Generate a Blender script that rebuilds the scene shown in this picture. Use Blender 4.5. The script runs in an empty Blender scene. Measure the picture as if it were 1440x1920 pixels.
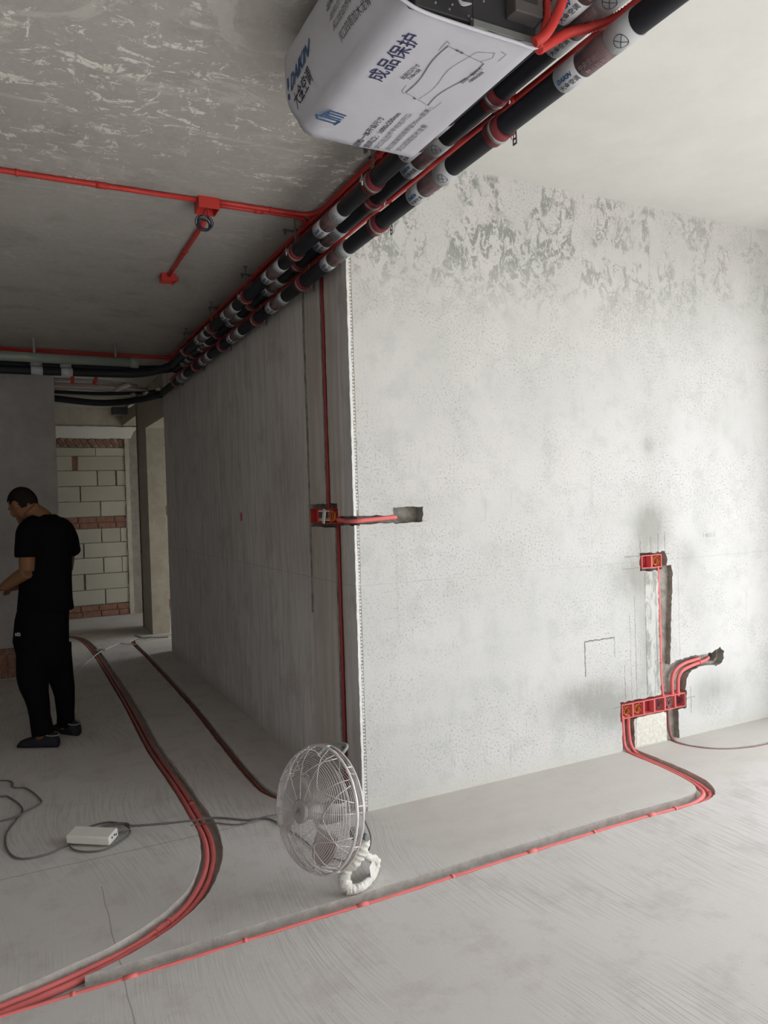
import bpy, bmesh, math, random
from mathutils import Vector, Matrix, noise
R = math.radians
rnd = random.Random(7)
sc = bpy.context.scene
col = sc.collection

# ------------------------------------------------------------------ camera
cam = bpy.data.cameras.new('camera'); cam_o = bpy.data.objects.new('camera', cam); col.objects.link(cam_o)
cam.sensor_fit = 'VERTICAL'; cam.sensor_height = 24.0; cam.lens = 24.0 * 1403.0 / 1920.0
cam.clip_start = 0.05; cam.clip_end = 100
vx = Vector((0.8935134, -0.0341453, 0.4477364)); vy = Vector((-0.447978, 0.0006372, 0.8940443)); vz = Vector((-0.0308127, -0.9994167, -0.014727))
right = Vector((vx.x, vy.x, vz.x)); down = Vector((vx.y, vy.y, vz.y)); fwd = Vector((vx.z, vy.z, vz.z))
cm = Matrix.Identity(4)
for i in range(3):
    cm[i][0] = right[i]; cm[i][1] = -down[i]; cm[i][2] = -fwd[i]
cm.translation = Vector((-1.47669, -3.27244, 1.5))
cam_o.matrix_world = cm
sc.camera = cam_o

# ------------------------------------------------------------------ sky, daylight, exposure
w = bpy.data.worlds.new('sky'); sc.world = w; w.use_nodes = True
bg = w.node_tree.nodes['Background']; bg.inputs[0].default_value = (1.0, 0.985, 0.96, 1); bg.inputs[1].default_value = 1.0
SKY = 4.7
bg.inputs[1].default_value = SKY
_t = w.node_tree; _c = _t.nodes.new('ShaderNodeTexCoord'); _s = _t.nodes.new('ShaderNodeSeparateXYZ'); _r = _t.nodes.new('ShaderNodeValToRGB')
_t.links.new(_c.outputs['Generated'], _s.inputs[0]); _m = _t.nodes.new('ShaderNodeMath'); _m.operation = 'MULTIPLY_ADD'; _m.inputs[1].default_value = .5; _m.inputs[2].default_value = .5
_t.links.new(_s.outputs[2], _m.inputs[0]); _t.links.new(_m.outputs[0], _r.inputs[0]); _t.links.new(_r.outputs[0], bg.inputs[0])
_e = _r.color_ramp.elements     # hazy overcast sky: brighter overhead, pale ground below the horizon
_e[0].position = .48; _e[0].color = (.30, .29, .27, 1); _e[1].position = 1.0; _e[1].color = (1.12, 1.19, 1.27, 1)
_k = _e.new(.515); _k.color = (1.02, 1.07, 1.12, 1)
def portal(name, loc, rot, sx, sy):
    l = bpy.data.lights.new(name, 'AREA'); l.shape = 'RECTANGLE'; l.size = sx; l.size_y = sy
    l.cycles.is_portal = True
    o = bpy.data.objects.new(name, l); o.location = loc; o.rotation_euler = rot; col.objects.link(o); return o
FX = 3.15                       # balcony facade plane
WY0, WY1 = -7.0, -0.36         # balcony opening
portal('window_portal', (FX + .1, (WY0 + WY1) / 2, 1.5), (0, R(90), 0), 3.0, WY1 - WY0)
portal('side_room_portal', (3.1, 5.8, 1.4), (0, R(90), 0), 2.4, 1.4)
WW1, WWZ = -4.8, .0           # unseen west wall opening, added to brighten the left floor and ceiling
portal('west_fill_portal', (-5.1, (WW1 - 7.3) / 2, 1.38), (0, R(-90), 0), 2.75, WW1 + 7.3)
sun = bpy.data.lights.new('sun', 'SUN'); sun.energy = 36.0; sun.angle = R(.6); sun.color = (.96, .985, 1.0)
sun_o = bpy.data.objects.new('sun', sun); col.objects.link(sun_o); sun_o.location = (8, 0, 8)
sun_o.rotation_euler = Vector((-.95, -.75, -.50)).to_track_quat('-Z', 'Y').to_euler()
sc.view_settings.view_transform = 'Standard'; sc.view_settings.look = 'None'
sc.view_settings.gamma = 1.0; sc.view_settings.use_curve_mapping = False
sc.view_settings.exposure = -0.06
sc.cycles.max_bounces = 9; sc.cycles.diffuse_bounces = 7; sc.cycles.glossy_bounces = 3
sc.cycles.transmission_bounces = 4; sc.cycles.caustics_reflective = False; sc.cycles.caustics_refractive = False

# ------------------------------------------------------------------ material helpers
class G:
    def __init__(s, name, rough=0.9, metal=0.0):
        s.m = bpy.data.materials.new(name); s.m.use_nodes = True
        s.t = s.m.node_tree; s.n = s.t.nodes; s.b = s.n['Principled BSDF']
        s.b.inputs['Roughness'].default_value = rough; s.b.inputs['Metallic'].default_value = metal
        s.b.inputs['Specular IOR Level'].default_value = 0.3
        s._pos = None
    def L(s, a, b): s.t.links.new(a, b)
    def pos(s):
        if s._pos is None: s._pos = s.n.new('ShaderNodeNewGeometry').outputs['Position']
        return s._pos
    def xyz(s):
        k = s.n.new('ShaderNodeSeparateXYZ'); s.L(s.pos(), k.inputs[0]); return k.outputs
    def set(s, sock, v):
        if isinstance(v, (int, float)): sock.default_value = v
        elif isinstance(v, tuple): sock.default_value = v
        else: s.L(v, sock)
    def M(s, op, a, b=0.0, c=None, clamp=False):
        k = s.n.new('ShaderNodeMath'); k.operation = op; k.use_clamp = clamp
        s.set(k.inputs[0], a); s.set(k.inputs[1], b)
        if c is not None: s.set(k.inputs[2], c)
        return k.outputs[0]
    def scaled(s, sx, sy, sz, v=None):
        k = s.n.new('ShaderNodeVectorMath'); k.operation = 'MULTIPLY'
        s.L(v if v is not None else s.pos(), k.inputs[0]); k.inputs[1].default_value = (sx, sy, sz); return k.outputs[0]
    def noise(s, scale, detail=4, rough=0.6, dist=0.0, vec=None):
        k = s.n.new('ShaderNodeTexNoise'); k.inputs['Scale'].default_value = scale; k.inputs['Detail'].default_value = detail
        k.inputs['Roughness'].default_value = rough; k.inputs['Distortion'].default_value = dist
        s.L(vec if vec is not None else s.pos(), k.inputs['Vector']); return k.outputs[0]
    def step(s, v, a, b):
        k = s.n.new('ShaderNodeMapRange'); k.interpolation_type = 'SMOOTHSTEP'
        s.set(k.inputs[0], v); k.inputs[1].default_value = a; k.inputs[2].default_value = b; return k.outputs[0]
    def mix(s, f, a, b):
        k = s.n.new('ShaderNodeMix'); k.data_type = 'RGBA'; s.set(k.inputs[0], f)
        s.set(k.inputs[6], a if not isinstance(a, tuple) else (*a, 1)); s.set(k.inputs[7], b if not isinstance(b, tuple) else (*b, 1))
        return k.outputs[2]
    def color(s, c):
        s.set(s.b.inputs['Base Color'], c if not isinstance(c, tuple) else (*c, 1)); return s
    def bump(s, h, strength=0.3, dist=0.01):
        k = s.n.new('ShaderNodeBump'); k.inputs['Strength'].default_value = strength; k.inputs['Distance'].default_value = dist
        s.L(h, k.inputs['Height']); s.L(k.outputs[0], s.b.inputs['Normal']); return s

def plain(name, c, rough=0.7, metal=0.0, var=0.12, scale=25, bump=0.0):
    g = G(name, rough, metal)
    n = g.noise(scale, 3)
    g.color(g.mix(n, tuple(x * (1 - var) for x in c), tuple(min(1, x * (1 + var)) for x in c)))
    if bump: g.bump(n, bump, 0.004)
    return g.m

def blob(g, o, ax, az, cx, cz, sx, sz, k):
    dx = g.M('MULTIPLY', g.M('SUBTRACT', o[ax], cx), 1 / sx); dz = g.M('MULTIPLY', g.M('SUBTRACT', o[az], cz), 1 / sz)
    d = g.M('ADD', g.M('MULTIPLY', dx, dx), g.M('MULTIPLY', dz, dz))
    return g.M('MULTIPLY', g.M('EXPONENT', g.M('MULTIPLY', d, -1.0)), k)
def seg(g, a, b, a0, w, b0, b1):
    return g.M('MULTIPLY', g.M('COMPARE', a, a0, w), g.M('COMPARE', b, (b0 + b1) / 2, (b1 - b0) / 2))
def total(g, items, op='ADD'):
    r = items[0]
    for i in items[1:]: r = g.M(op, r, i)
    return r

def mat_putty():
    g = G('putty_plaster', 0.92); o = g.xyz()
    big = g.noise(1.6, 3); mid = g.noise(7, 5, 0.65)
    base = g.mix(g.step(big, .35, .65), (0.53, 0.53, 0.515), (0.58, 0.57, 0.56))
    base = g.mix(g.M('MULTIPLY', g.step(mid, .46, .68), .5), base, (0.44, 0.455, 0.44))
    # fine pores and trowel specks
    reg = g.M('ADD', .22, g.step(g.noise(2.3, 4, .6, .6), .40, .58))
    sp = g.step(g.noise(85, 6, .72, 0), .535, .60)
    spk = g.M('MULTIPLY', g.M('MULTIPLY', sp, reg), .78)
    base = g.mix(spk, base, (0.36, 0.355, 0.34))
    tiny = g.M('MULTIPLY', g.step(g.noise(150, 2, .5), .68, .73), .5)
    base = g.mix(tiny, base, (0.33, 0.32, 0.31))
    # bare patches high on the wall, under the ceiling
    band = g.M('MULTIPLY', g.step(o[2], 2.35, 2.9), g.M('SUBTRACT', 1.0, g.step(o[2], 3.17, 3.22)))
    left = g.M('SUBTRACT', 1.0, g.step(o[0], .6, 3.2))
    cl = g.step(g.M('ADD', g.noise(3.2, 5, .62, .5), g.M('MULTIPLY', left, .06)), .46, .57)
    dab = g.step(g.noise(13, 6, .74, .9, g.scaled(1.2, 1.0, .8)), .485, .525)
    br = g.step(g.noise(75, 3, .7, 0, g.scaled(1, 1, .4)), .38, .47)
    pk = g.M('MULTIPLY', g.M('MULTIPLY', g.M('MULTIPLY', cl, dab), g.M('MULTIPLY', br, band)), g.M('ADD', .42, g.M('MULTIPLY', left, .5)))
    base = g.mix(pk, base, (0.235, 0.245, 0.23))
    vs = g.M('MULTIPLY', g.step(g.noise(26, 5, .7, 0, g.scaled(1, 1, .12)), .56, .66), g.M('MULTIPLY', g.step(g.noise(1.7, 3), .48, .62), .30))
    base = g.mix(vs, base, (0.36, 0.36, 0.345))
    # damp and rubbed grey areas round the chases
    ns = g.noise(9, 5, .65); st = g.noise(22, 4, .6, 0, g.scaled(1.6, 1, .25))
    bl = total(g, [blob(g, o, 0, 2, 1.93, 1.30, .13, .14, .85), blob(g, o, 0, 2, 1.78, 1.02, .14, .13, .65), blob(g, o, 0, 2, 1.92, .65, .13, .5, .55),
                   blob(g, o, 0, 2, 1.45, .33, .3, .12, .75), blob(g, o, 0, 2, 1.62, .22, .16, .1, .5), blob(g, o, 0, 2, 2.28, .85, .14, .3, .22), blob(g, o, 0, 2, 2.2, 1.1, .1, .1, .35),
                   blob(g, o, 0, 2, 2.42, .25, .2, .1, .5), blob(g, o, 0, 2, .3, 1.44, .22, .1, .18), blob(g, o, 0, 2, 1.95, 1.75, .06, .22, .12), blob(g, o, 0, 2, 1.93, 1.78, .05, .06, .35)])
    bl = g.M('MULTIPLY', bl, g.M('ADD', g.M('MULTIPLY', ns, 1.5), g.M('MULTIPLY', st, 1.3)), clamp=True)
    base = g.mix(g.M('MULTIPLY', bl, .8), base, (0.27, 0.27, 0.245))
    # filled mortar strip above the socket row
    strip = g.M('MULTIPLY', g.M('COMPARE', g.M('ADD', o[0], g.M('MULTIPLY', g.M('SUBTRACT', ns, .5), .03)), 1.93, .058), g.M('COMPARE', o[2], .66, .38))
    base = g.mix(g.M('MULTIPLY', strip, .75), base, g.mix(g.step(g.noise(11, 6, .7, .6, g.scaled(1.3, 1, .5)), .42, .58), (0.25, 0.255, 0.235), (0.54, 0.54, 0.51)))
    edges = g.M('ADD', seg(g, o[0], o[2], 1.875, .004, .3, 1.04), seg(g, o[0], o[2], 1.96, .003, .3, 1.02))
    base = g.mix(g.M('MULTIPLY', edges, g.step(ns, .3, .6)), base, (0.22, 0.22, 0.20))
    # foot of the wall
    foot = g.M('MULTIPLY', g.M('SUBTRACT', 1.0, g.step(g.M('ADD', o[2], g.M('MULTIPLY', ns, .12)), .04, .20)), .6)
    base = g.mix(foot, base, (0.56, 0.54, 0.49))
    # saw cuts, chalk level line, old repair outline
    wob = g.M('MULTIPLY', g.M('SUBTRACT', g.noise(30, 3), .5), .02)
    ox = g.M('ADD', o[0], wob); oz = g.M('ADD', o[2], wob)
    cuts = total(g, [seg(g, ox, oz, 1.404, .0035, .47, .67), seg(g, oz, ox, .67, .0035, 1.404, 1.626), seg(g, ox, oz, 1.626, .0015, .56, .67),
                     seg(g, ox, oz, 1.70, .0015, .29, .5), seg(g, ox, oz, 1.79, .0015, .29, .9), seg(g, ox, oz, 1.75, .001, .29, .8), seg(g, ox, oz, 2.15, .001, .5, 1.0), seg(g, ox, oz, 1.845, .002, 1.13, 1.22), seg(g, ox, oz, 1.93, .0015, 1.13, 1.24),
                     seg(g, ox, oz, 1.99, .0015, 1.13, 1.26), seg(g, ox, oz, 2.045, .002, 1.12, 1.26), seg(g, oz, ox, 1.13, .0015, 1.72, 2.08),
                     seg(g, oz, ox, 1.06, .0012, 1.70, 1.85), seg(g, oz, ox, .262, .0015, 1.6, 1.67), seg(g, ox, oz, 2.235, .002, .14, .30), seg(g, oz, ox, .235, .0015, 2.19, 2.27)])
    base = g.mix(g.M('MULTIPLY', cuts, .85, clamp=True), base, (0.14, 0.13, 0.11))
    line = g.M('COMPARE', o[2], 1.094, .0016)
    base = g.mix(g.M('MULTIPLY', line, g.M('MULTIPLY', g.step(big, .3, .6), .55)), base, (0.30, 0.31, 0.29))
    ln2 = g.M('MULTIPLY', seg(g, ox, oz, .222, .006, .84, 1.39), .35)
    base = g.mix(ln2, base, (0.42, 0.43, 0.40))
    h = g.M('ADD', g.M('MULTIPLY', mid, .5), g.M('MULTIPLY', g.noise(70, 4), .35))
    g.color(base).bump(h, .28, .01)
    return g.m

def mat_corridor():
    g = G('trowelled_cement', 0.93); o = g.xyz()
    n1 = g.noise(2.0, 4); v = g.noise(14, 5, .65, 0, g.scaled(1, 1.4, .14)); f = g.noise(40, 4)
    c = g.mix(n1, (0.55, 0.53, 0.515), (0.67, 0.65, 0.635)); c = g.mix(g.M('MULTIPLY', g.step(v, .35, .7), .55), c, (0.36, 0.335, 0.32)); c = g.mix(g.M('MULTIPLY', g.step(g.noise(3.4, 5, .65), .5, .68), .4), c, (0.33, 0.295, 0.275))
    band = g.M('COMPARE', o[1], .36, .225); band = g.M('MULTIPLY', band, g.M('COMPARE', o[2], 1.5, 1.5))
    dark = g.step(g.noise(6, 4, .6, 0, g.scaled(1, 2.5, .2)), .42, .6)
    c = g.mix(g.M('MULTIPLY', band, g.M('ADD', .35, g.M('MULTIPLY', dark, .45))), c, (0.44, 0.39, 0.345))
    rub = total(g, [blob(g, o, 1, 2, .9, 1.5, .35, .35, .7), blob(g, o, 1, 2, .55, 1.2, .3, .25, .5), blob(g, o, 1, 2, 2.3, 1.5, .25, .9, .25)])
    c = g.mix(g.M('MULTIPLY', rub, v, clamp=True), c, (0.30, 0.24, 0.205))
    c = g.mix(g.M('MULTIPLY', g.M('COMPARE', o[2], 1.094, .0016), .6), c, (0.25, 0.24, 0.22))
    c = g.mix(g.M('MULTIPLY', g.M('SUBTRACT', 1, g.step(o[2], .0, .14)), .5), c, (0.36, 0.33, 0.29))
    g.color(c).bump(g.M('ADD', v, g.M('MULTIPLY', f, .5)), .25, .01)
    return g.m

def mat_ceiling():
    g = G('raw_slab_concrete', 0.95); o = g.xyz()
    a = g.noise(1.8, 5); b = g.noise(30, 5, .7)
    c = g.mix(a, (0.42, 0.403, 0.374), (0.55, 0.53, 0.50)); c = g.mix(g.M('MULTIPLY', b, .45), c, (0.20, 0.195, 0.18))
    # dried paste scraped across the slab
    near = g.M('ADD', .15, g.M('SUBTRACT', 1.0, g.step(o[1], -.9, .9)))
    s1 = g.step(g.noise(9, 8, .76, 1.2, g.scaled(.7, 1.6, 1)), .555, .59)
    s2 = g.step(g.noise(5.5, 8, .80, 2.2, g.scaled(1.5, .9, 1)), .585, .615)
    reg = g.step(g.noise(1.3, 3, .5), .40, .58)
    fr = g.step(g.noise(55, 3, .6, 0, g.scaled(1, .4, 1)), .36, .52)
    k = g.M('MULTIPLY', g.M('MULTIPLY', g.M('MAXIMUM', s1, s2), g.M('MULTIPLY', g.M('ADD', reg, .15), near)), g.M('MULTIPLY', fr, 1.0), clamp=True)
    c = g.mix(k, c, (0.80, 0.775, 0.72))
    c = g.mix(g.M('MULTIPLY', g.step(g.noise(3.1, 5, .7), .5, .68), .35), c, (0.24, 0.225, 0.20))
    wob = g.M('MULTIPLY', g.M('SUBTRACT', g.noise(4, 4), .5), .05); oy = g.M('ADD', o[1], wob)
    for y, wd in ((-.42, .010), (.32, .004), (1.05, .003), (2.3, .003)):
        l = g.M('MULTIPLY', g.M('COMPARE', oy, y, wd), g.step(g.noise(8, 4, .6, 0, g.scaled(.5, 1, 1)), .42, .55))
        c = g.mix(g.M('MULTIPLY', l, .6), c, (0.55, 0.53, 0.49))
    sm3 = g.M('MULTIPLY', g.step(g.noise(2.4, 7, .75, 1.5, g.scaled(.8, 1.3, 1)), .54, .62), g.M('MULTIPLY', near, .38), clamp=True)
    c = g.mix(sm3, c, (0.66, 0.64, 0.59))
    g.color(c).bump(g.M('ADD', b, g.M('MULTIPLY', k, .5)), .3, .008)
    return g.m

def mat_floor():
    g = G('broomed_screed', 0.9); o = g.xyz()
    a = g.noise(.9, 4); b = g.noise(5, 6, .7); f = g.noise(90, 3, .6)
    warp = g.M('MULTIPLY', g.M('SUBTRACT', g.noise(.45, 1), .5), .9)
    wv = g.n.new('ShaderNodeCombineXYZ'); g.L(g.M('ADD', o[0], warp), wv.inputs[0]); g.L(g.M('MULTIPLY', o[1], .035), wv.inputs[1])
    lines = g.noise(95, 2, .6, 0, wv.outputs[0])
    c = g.mix(a, (0.51, 0.483, 0.462), (0.61, 0.582, 0.56)); c = g.mix(g.M('MULTIPLY', g.step(b, .48, .66), .4), c, (0.40, 0.365, 0.335))
    c = g.mix(g.M('MULTIPLY', g.step(b, .30, .42), 0.0), c, (0.6, 0.58, 0.55))
    edge = g.step(g.M('ADD', o[1], g.M('MULTIPLY', g.M('SUBTRACT', a, .5), .5)), -.66, -.48)
    smooth = g.M('MULTIPLY', edge, g.step(o[0], -.15, .25))
    amt = g.M('MULTIPLY', g.step(g.noise(1.1, 3), .38, .58), g.M('SUBTRACT', 1.0, g.M('MULTIPLY', smooth, .93)))
    c = g.mix(g.M('MULTIPLY', g.M('MULTIPLY', g.step(lines, .47, .60), amt), .34), c, (0.345, 0.325, 0.305))
    # smoother creamy finish beside the wall
    c = g.mix(g.M('MULTIPLY', smooth, .7), c, g.mix(g.noise(5, 4, .6, 0, g.scaled(.35, 1.3, 1)), (0.43, 0.405, 0.365), (0.56, 0.535, 0.49)))
    c = g.mix(g.M('MULTIPLY', g.step(g.noise(60, 3), .68, .73), .4), c, (0.26, 0.24, 0.21))
    wob = g.M('MULTIPLY', g.M('SUBTRACT', g.noise(5, 3), .5), .02)
    crk = g.M('ADD', seg(g, g.M('ADD', o[0], wob), o[1], -1.2, .0022, -1.4, -.1), g.M('MULTIPLY', seg(g, g.M('ADD', o[1], wob), o[0], .165, .006, -3, 0), .6))
    c = g.mix(g.M('MULTIPLY', crk, .6), c, (0.22, 0.20, 0.18))
    h = total(g, [g.M('MULTIPLY', g.M('MULTIPLY', lines, amt), .8), g.M('MULTIPLY', b, .5), g.M('MULTIPLY', f, .25)])
    g.color(c).bump(h, .30, .006)
    return g.m

def mat_block():
    g = G('aerated_block', 0.95)
    n = g.noise(3, 4); f = g.noise(60, 3); oi = g.n.new('ShaderNodeObjectInfo').outputs['Random']
    c = g.mix(n, (0.34, 0.33, 0.28), (0.44, 0.425, 0.365)); c = g.mix(g.M('MULTIPLY', oi, .4), c, (0.27, 0.25, 0.215))
    g.color(c).bump(f, .3, .005); return g.m
def mat_rough(name, c1, c2, scale=18, bump=.5):
    g = G(name, .95); n = g.noise(scale, 6, .7); g.color(g.mix(g.step(n, .3, .7), c1, c2)).bump(n, bump, .012); return g.m
def mat_film():
    g = G('white_film', 0.42); n = g.noise(6, 3, .5, .6); g.color(g.mix(n, (0.43, 0.435, 0.48), (0.50, 0.505, 0.55)))
    g.bump(g.noise(9, 3, .5, .8), .18, .02); return g.m

PUTTY = mat_putty(); CORR = mat_corridor(); CEIL = mat_ceiling(); FLOOR = mat_floor(); BLOCK = mat_block(); FILM = mat_film()
MORTAR = mat_rough('rough_mortar', (0.20, 0.185, 0.16), (0.38, 0.36, 0.32))
TRENCH = mat_rough('trench_bed', (0.40, 0.375, 0.345), (0.52, 0.49, 0.455), 30, .3)
RENDER = mat_rough('scratch_render', (0.58, 0.555, 0.475), (0.72, 0.70, 0.63), 40, .6)
RAWC = mat_rough('plain_concrete', (0.36, 0.34, 0.315), (0.46, 0.44, 0.41), 6, .3)
BEAD = mat_rough('bead_plaster', (0.70, 0.71, 0.69), (0.82, 0.82, 0.80), 60, .3)
WHITEC = mat_rough('whitened_ceiling', (0.58, 0.58, 0.555), (0.62, 0.62, 0.595), 3, .05)
PLASTER = mat_rough('cream_plaster', (0.34, 0.315, 0.265), (0.42, 0.395, 0.335), 7, .3)
DKREC = mat_rough('dark_render', (0.20, 0.18, 0.165), (0.26, 0.24, 0.22), 9, .2)
LWALL = mat_rough('grey_plaster', (0.28, 0.262, 0.252), (0.35, 0.33, 0.318), 3.5, .2)
BRICK = mat_rough('red_clay', (0.17, 0.085, 0.062), (0.27, 0.14, 0.10), 22, .5)
DKRED = plain('shaded_red_conduit', (0.27, 0.038, 0.040), .55, var=.2, scale=14)  # conduit red with the corridor's shade worked into the colour
RED = plain('red_conduit_plastic', (0.48, 0.040, 0.034), .45, var=.2, scale=14)
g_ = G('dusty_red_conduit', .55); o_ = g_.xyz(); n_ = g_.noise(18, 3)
g_.color(g_.mix(g_.M('MULTIPLY', g_.step(o_[1], .15, 1.6), .72), g_.mix(n_, (0.58, 0.135, 0.13), (0.80, 0.195, 0.185)), g_.mix(n_, (0.16, 0.075, 0.065), (0.26, 0.12, 0.105)))); REDD = g_.m  # dusty red near the camera, turning dark brown along the corridor
DUSTY = plain('mud_dusted_conduit', (0.26, 0.10, 0.085), .8, var=.2)
REDBOX = plain('red_box_plastic', (0.62, 0.05, 0.05), .45)
REDIN = plain('dark_red_box_inside', (0.30, 0.02, 0.03), .5)
RUBBER = plain('black_foam', (0.012, 0.013, 0.017), .62, scale=40)
MAROON = plain('maroon_rubber', (0.15, 0.02, 0.026), .5)
LABELW = plain('label_film', (0.40, 0.42, 0.435), .4, var=.05)
TAPE = plain('brown_tape', (0.115, 0.075, 0.078), .35)
TAPEINK = plain('pale_tape_ink', (0.26, 0.17, 0.18), .6)
INKBLUE = plain('blue_ink', (0.018, 0.075, 0.20), .6, var=.05); INKNAVY = plain('navy_ink', (0.02, 0.022, 0.085), .6, var=.05)
INK = plain('black_ink', (0.03, 0.03, 0.045), .6, var=.05); INKLINE = plain('grey_ink', (0.10, 0.10, 0.12), .6, var=.05)
STEEL = plain('zinc_steel', (0.38, 0.38, 0.37), .38, .85); DSTEEL = plain('dull_steel', (0.20, 0.20, 0.20), .45, .6)
CASE = plain('grey_casing', (0.042, 0.042, 0.046), .5, .2); CASE2 = plain('warm_grey_box', (0.085, 0.078, 0.076), .5)
GALV = plain('galvanised_flange', (0.22, 0.235, 0.23), .45, .5)
PVCW = plain('white_pvc', (0.42, 0.40, 0.39), .4); DRAIN = plain('grey_drain_plastic', (0.22, 0.25, 0.22), .35); PINK = plain('pinkish_pipe', (0.40, 0.30, 0.29), .45)
WIRE = plain('fan_wire_chrome', (0.66, 0.62, 0.61), .4, .3, var=.06); BLADE = plain('fan_blade_metal', (0.50, 0.47, 0.46), .34, .8); FANDK = plain('fan_motor_grey', (0.26, 0.24, 0.24), .5, .3)
BRKT = plain('green_grey_bracket', (0.24, 0.26, 0.245), .5, .3)
WRAP = G('white_wrap', .7); WRAP.color(WRAP.mix(WRAP.noise(20, 4), (0.60, 0.585, 0.53), (0.74, 0.73, 0.68))).bump(WRAP.noise(38, 4, .6, 1), .6, .012); WRAP = WRAP.m
PLUG = plain('white_socket_plastic', (0.66, 0.65, 0.60), .45, var=.06); CORD = plain('grey_cord', (0.13, 0.125, 0.12), .6); CORDW = plain('pale_cord', (0.55, 0.52, 0.48), .6)
YEL = plain('yellow_wire_skin', (0.60, 0.26, 0.05), .5); BLUEW = plain('dark_blue_wire', (0.02, 0.024, 0.04), .5); GRNW = plain('grey_green_wire', (0.30, 0.34, 0.32), .5)
SKIN = plain('skin', (0.15, 0.075, 0.040), .55, var=.08); HAIR = plain('black_hair', (0.012, 0.009, 0.008), .8); BLACK = plain('black_cotton', (0.0025, 0.0025, 0.0028), .95)
TROU = plain('black_jersey', (0.003, 0.003, 0.0033), .95); SHOE = plain('charcoal_rubber', (0.02, 0.02, 0.026), .8); SOLE = plain('pale_sole_edge', (0.16, 0.155, 0.15), .7); SOCK = plain('dark_sock', (0.02, 0.015, 0.014), .9)
LOGO = plain('pale_print', (0.45, 0.45, 0.45), .7); EYE = plain('dark_eye', (0.02, 0.015, 0.012), .3)
for _m in (BLACK, TROU, HAIR, SHOE, SKIN): _m.node_tree.nodes['Principled BSDF'].inputs['Specular IOR Level'].default_value = .08

# ------------------------------------------------------------------ object helpers
def tag(o, label=None, cat=None, group=None, kind=None):
    if label: o['label'] = label
    if cat: o['category'] = cat
    if group: o['group'] = group
    if kind: o['kind'] = kind
    return o
def empty(name, loc, label, cat, group=None, rz=0):
    o = bpy.data.objects.new(name, None); o.location = loc; o.rotation_euler = (0, 0, rz); o.empty_display_size = .1
    col.objects.link(o); return tag(o, label, cat, group)
def link(name, bm, mat, parent=None, smooth=False, local=None):
    """bm in world coordinates; stored relative to its parent's place"""
    me = bpy.data.meshes.new(name)
    bmesh.ops.recalc_face_normals(bm, faces=bm.faces)
    if smooth:
        for f in bm.faces: f.smooth = True
    if parent is not None and local is None:
        root = parent; off = Vector((0, 0, 0))
        while root is not None: off += root.location; root = root.parent
        bmesh.ops.translate(bm, verts=bm.verts, vec=-off)
    bm.to_mesh(me); bm.free()
    for m_ in (mat if isinstance(mat, (list, tuple)) else [mat]): me.materials.append(m_)
    o = bpy.data.objects.new(name, me); col.objects.link(o)
    if parent is not None: o.parent = parent
    return o
def box(bm, x0, x1, y0, y1, z0, z1, mi=0):
    vs = [bm.verts.new((x, y, z)) for x in (x0, x1) for y in (y0, y1) for z in (z0, z1)]
    for q in ((0, 1, 3, 2), (4, 6, 7, 5), (0, 4, 5, 1), (2, 3, 7, 6), (0, 2, 6, 4), (1, 5, 7, 3)):
        bm.faces.new([vs[i] for i in q]).material_index = mi
    return vs
def NB(*a, bev=0.0, **k):
    bm = bmesh.new(); box(bm, *a, **k)
    if bev: bmesh.ops.bevel(bm, geom=bm.edges[:], offset=bev, segments=2, affect='EDGES', profile=.5)
    return bm
def spline(pts, n=6, closed=False):
    P = [Vector(p) for p in pts]; out = []; m_ = len(P)
    for i in range(m_ if closed else m_ - 1):
        a = P[(i - 1) % m_] if (closed or i > 0) else P[0]; b = P[i]; c = P[(i + 1) % m_]; d = P[(i + 2) % m_] if (closed or i + 2 < m_) else P[-1]
        for k in range(n):
            t = k / n
            out.append(.5 * ((2 * b) + (c - a) * t + (2 * a - 5 * b + 4 * c - d) * t * t + (3 * b - a - 3 * c + d) * t ** 3))
    if not closed: out.append(P[-1])
    return out
def tube(bm, pts, r, seg_=8, closed=False, cap=True, mi=0):
    n = len(pts); rings = []; up = Vector((0, 0, 1)); N = None
    for i, p in enumerate(pts):
        a = pts[(i - 1) % n] if (closed or i > 0) else p; b = pts[(i + 1) % n] if (closed or i < n - 1) else p
        t = (Vector(b) - Vector(a)).normalized()
        if N is None:
            N = t.cross(up) if abs(t.dot(up)) < .95 else t.cross(Vector((1, 0, 0)))
        N = (N - t * N.dot(t)).normalized(); B = t.cross(N)
        rr = r[i] if isinstance(r, (list, tuple)) else r
        rings.append([bm.verts.new(Vector(p) + (N * math.cos(2 * math.pi * k / seg_) + B * math.sin(2 * math.pi * k / seg_)) * rr) for k in range(seg_)])
    for i in range(n if closed else n - 1):
        A = rings[i]; Bq = rings[(i + 1) % n]
        for k in range(seg_):
            f = bm.faces.new((A[k], A[(k + 1) % seg_], Bq[(k + 1) % seg_], Bq[k])); f.material_index = mi; f.smooth = True
    if cap and not closed:
        bm.faces.new(rings[0][::-1]).material_index = mi; bm.faces.new(rings[-1]).material_index = mi
def TB(pts, r, seg_=8, sm=6, closed=False):
    bm = bmesh.new(); P = spline(pts, sm, closed) if sm else [Vector(p) for p in pts]
    if isinstance(r, (list, tuple)):
        m_ = len(P); rr = []
        for i in range(m_):
            t = i / (m_ - 1) * (len(r) - 1); k = min(int(t), len(r) - 2); rr.append(r[k] + (r[k + 1] - r[k]) * (t - k))
        r = rr
    tube(bm, P, r, seg_, closed); return bm
def cylbm(p, q, r, seg_=16): return TB([p, q], r, seg_, 0)
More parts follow.
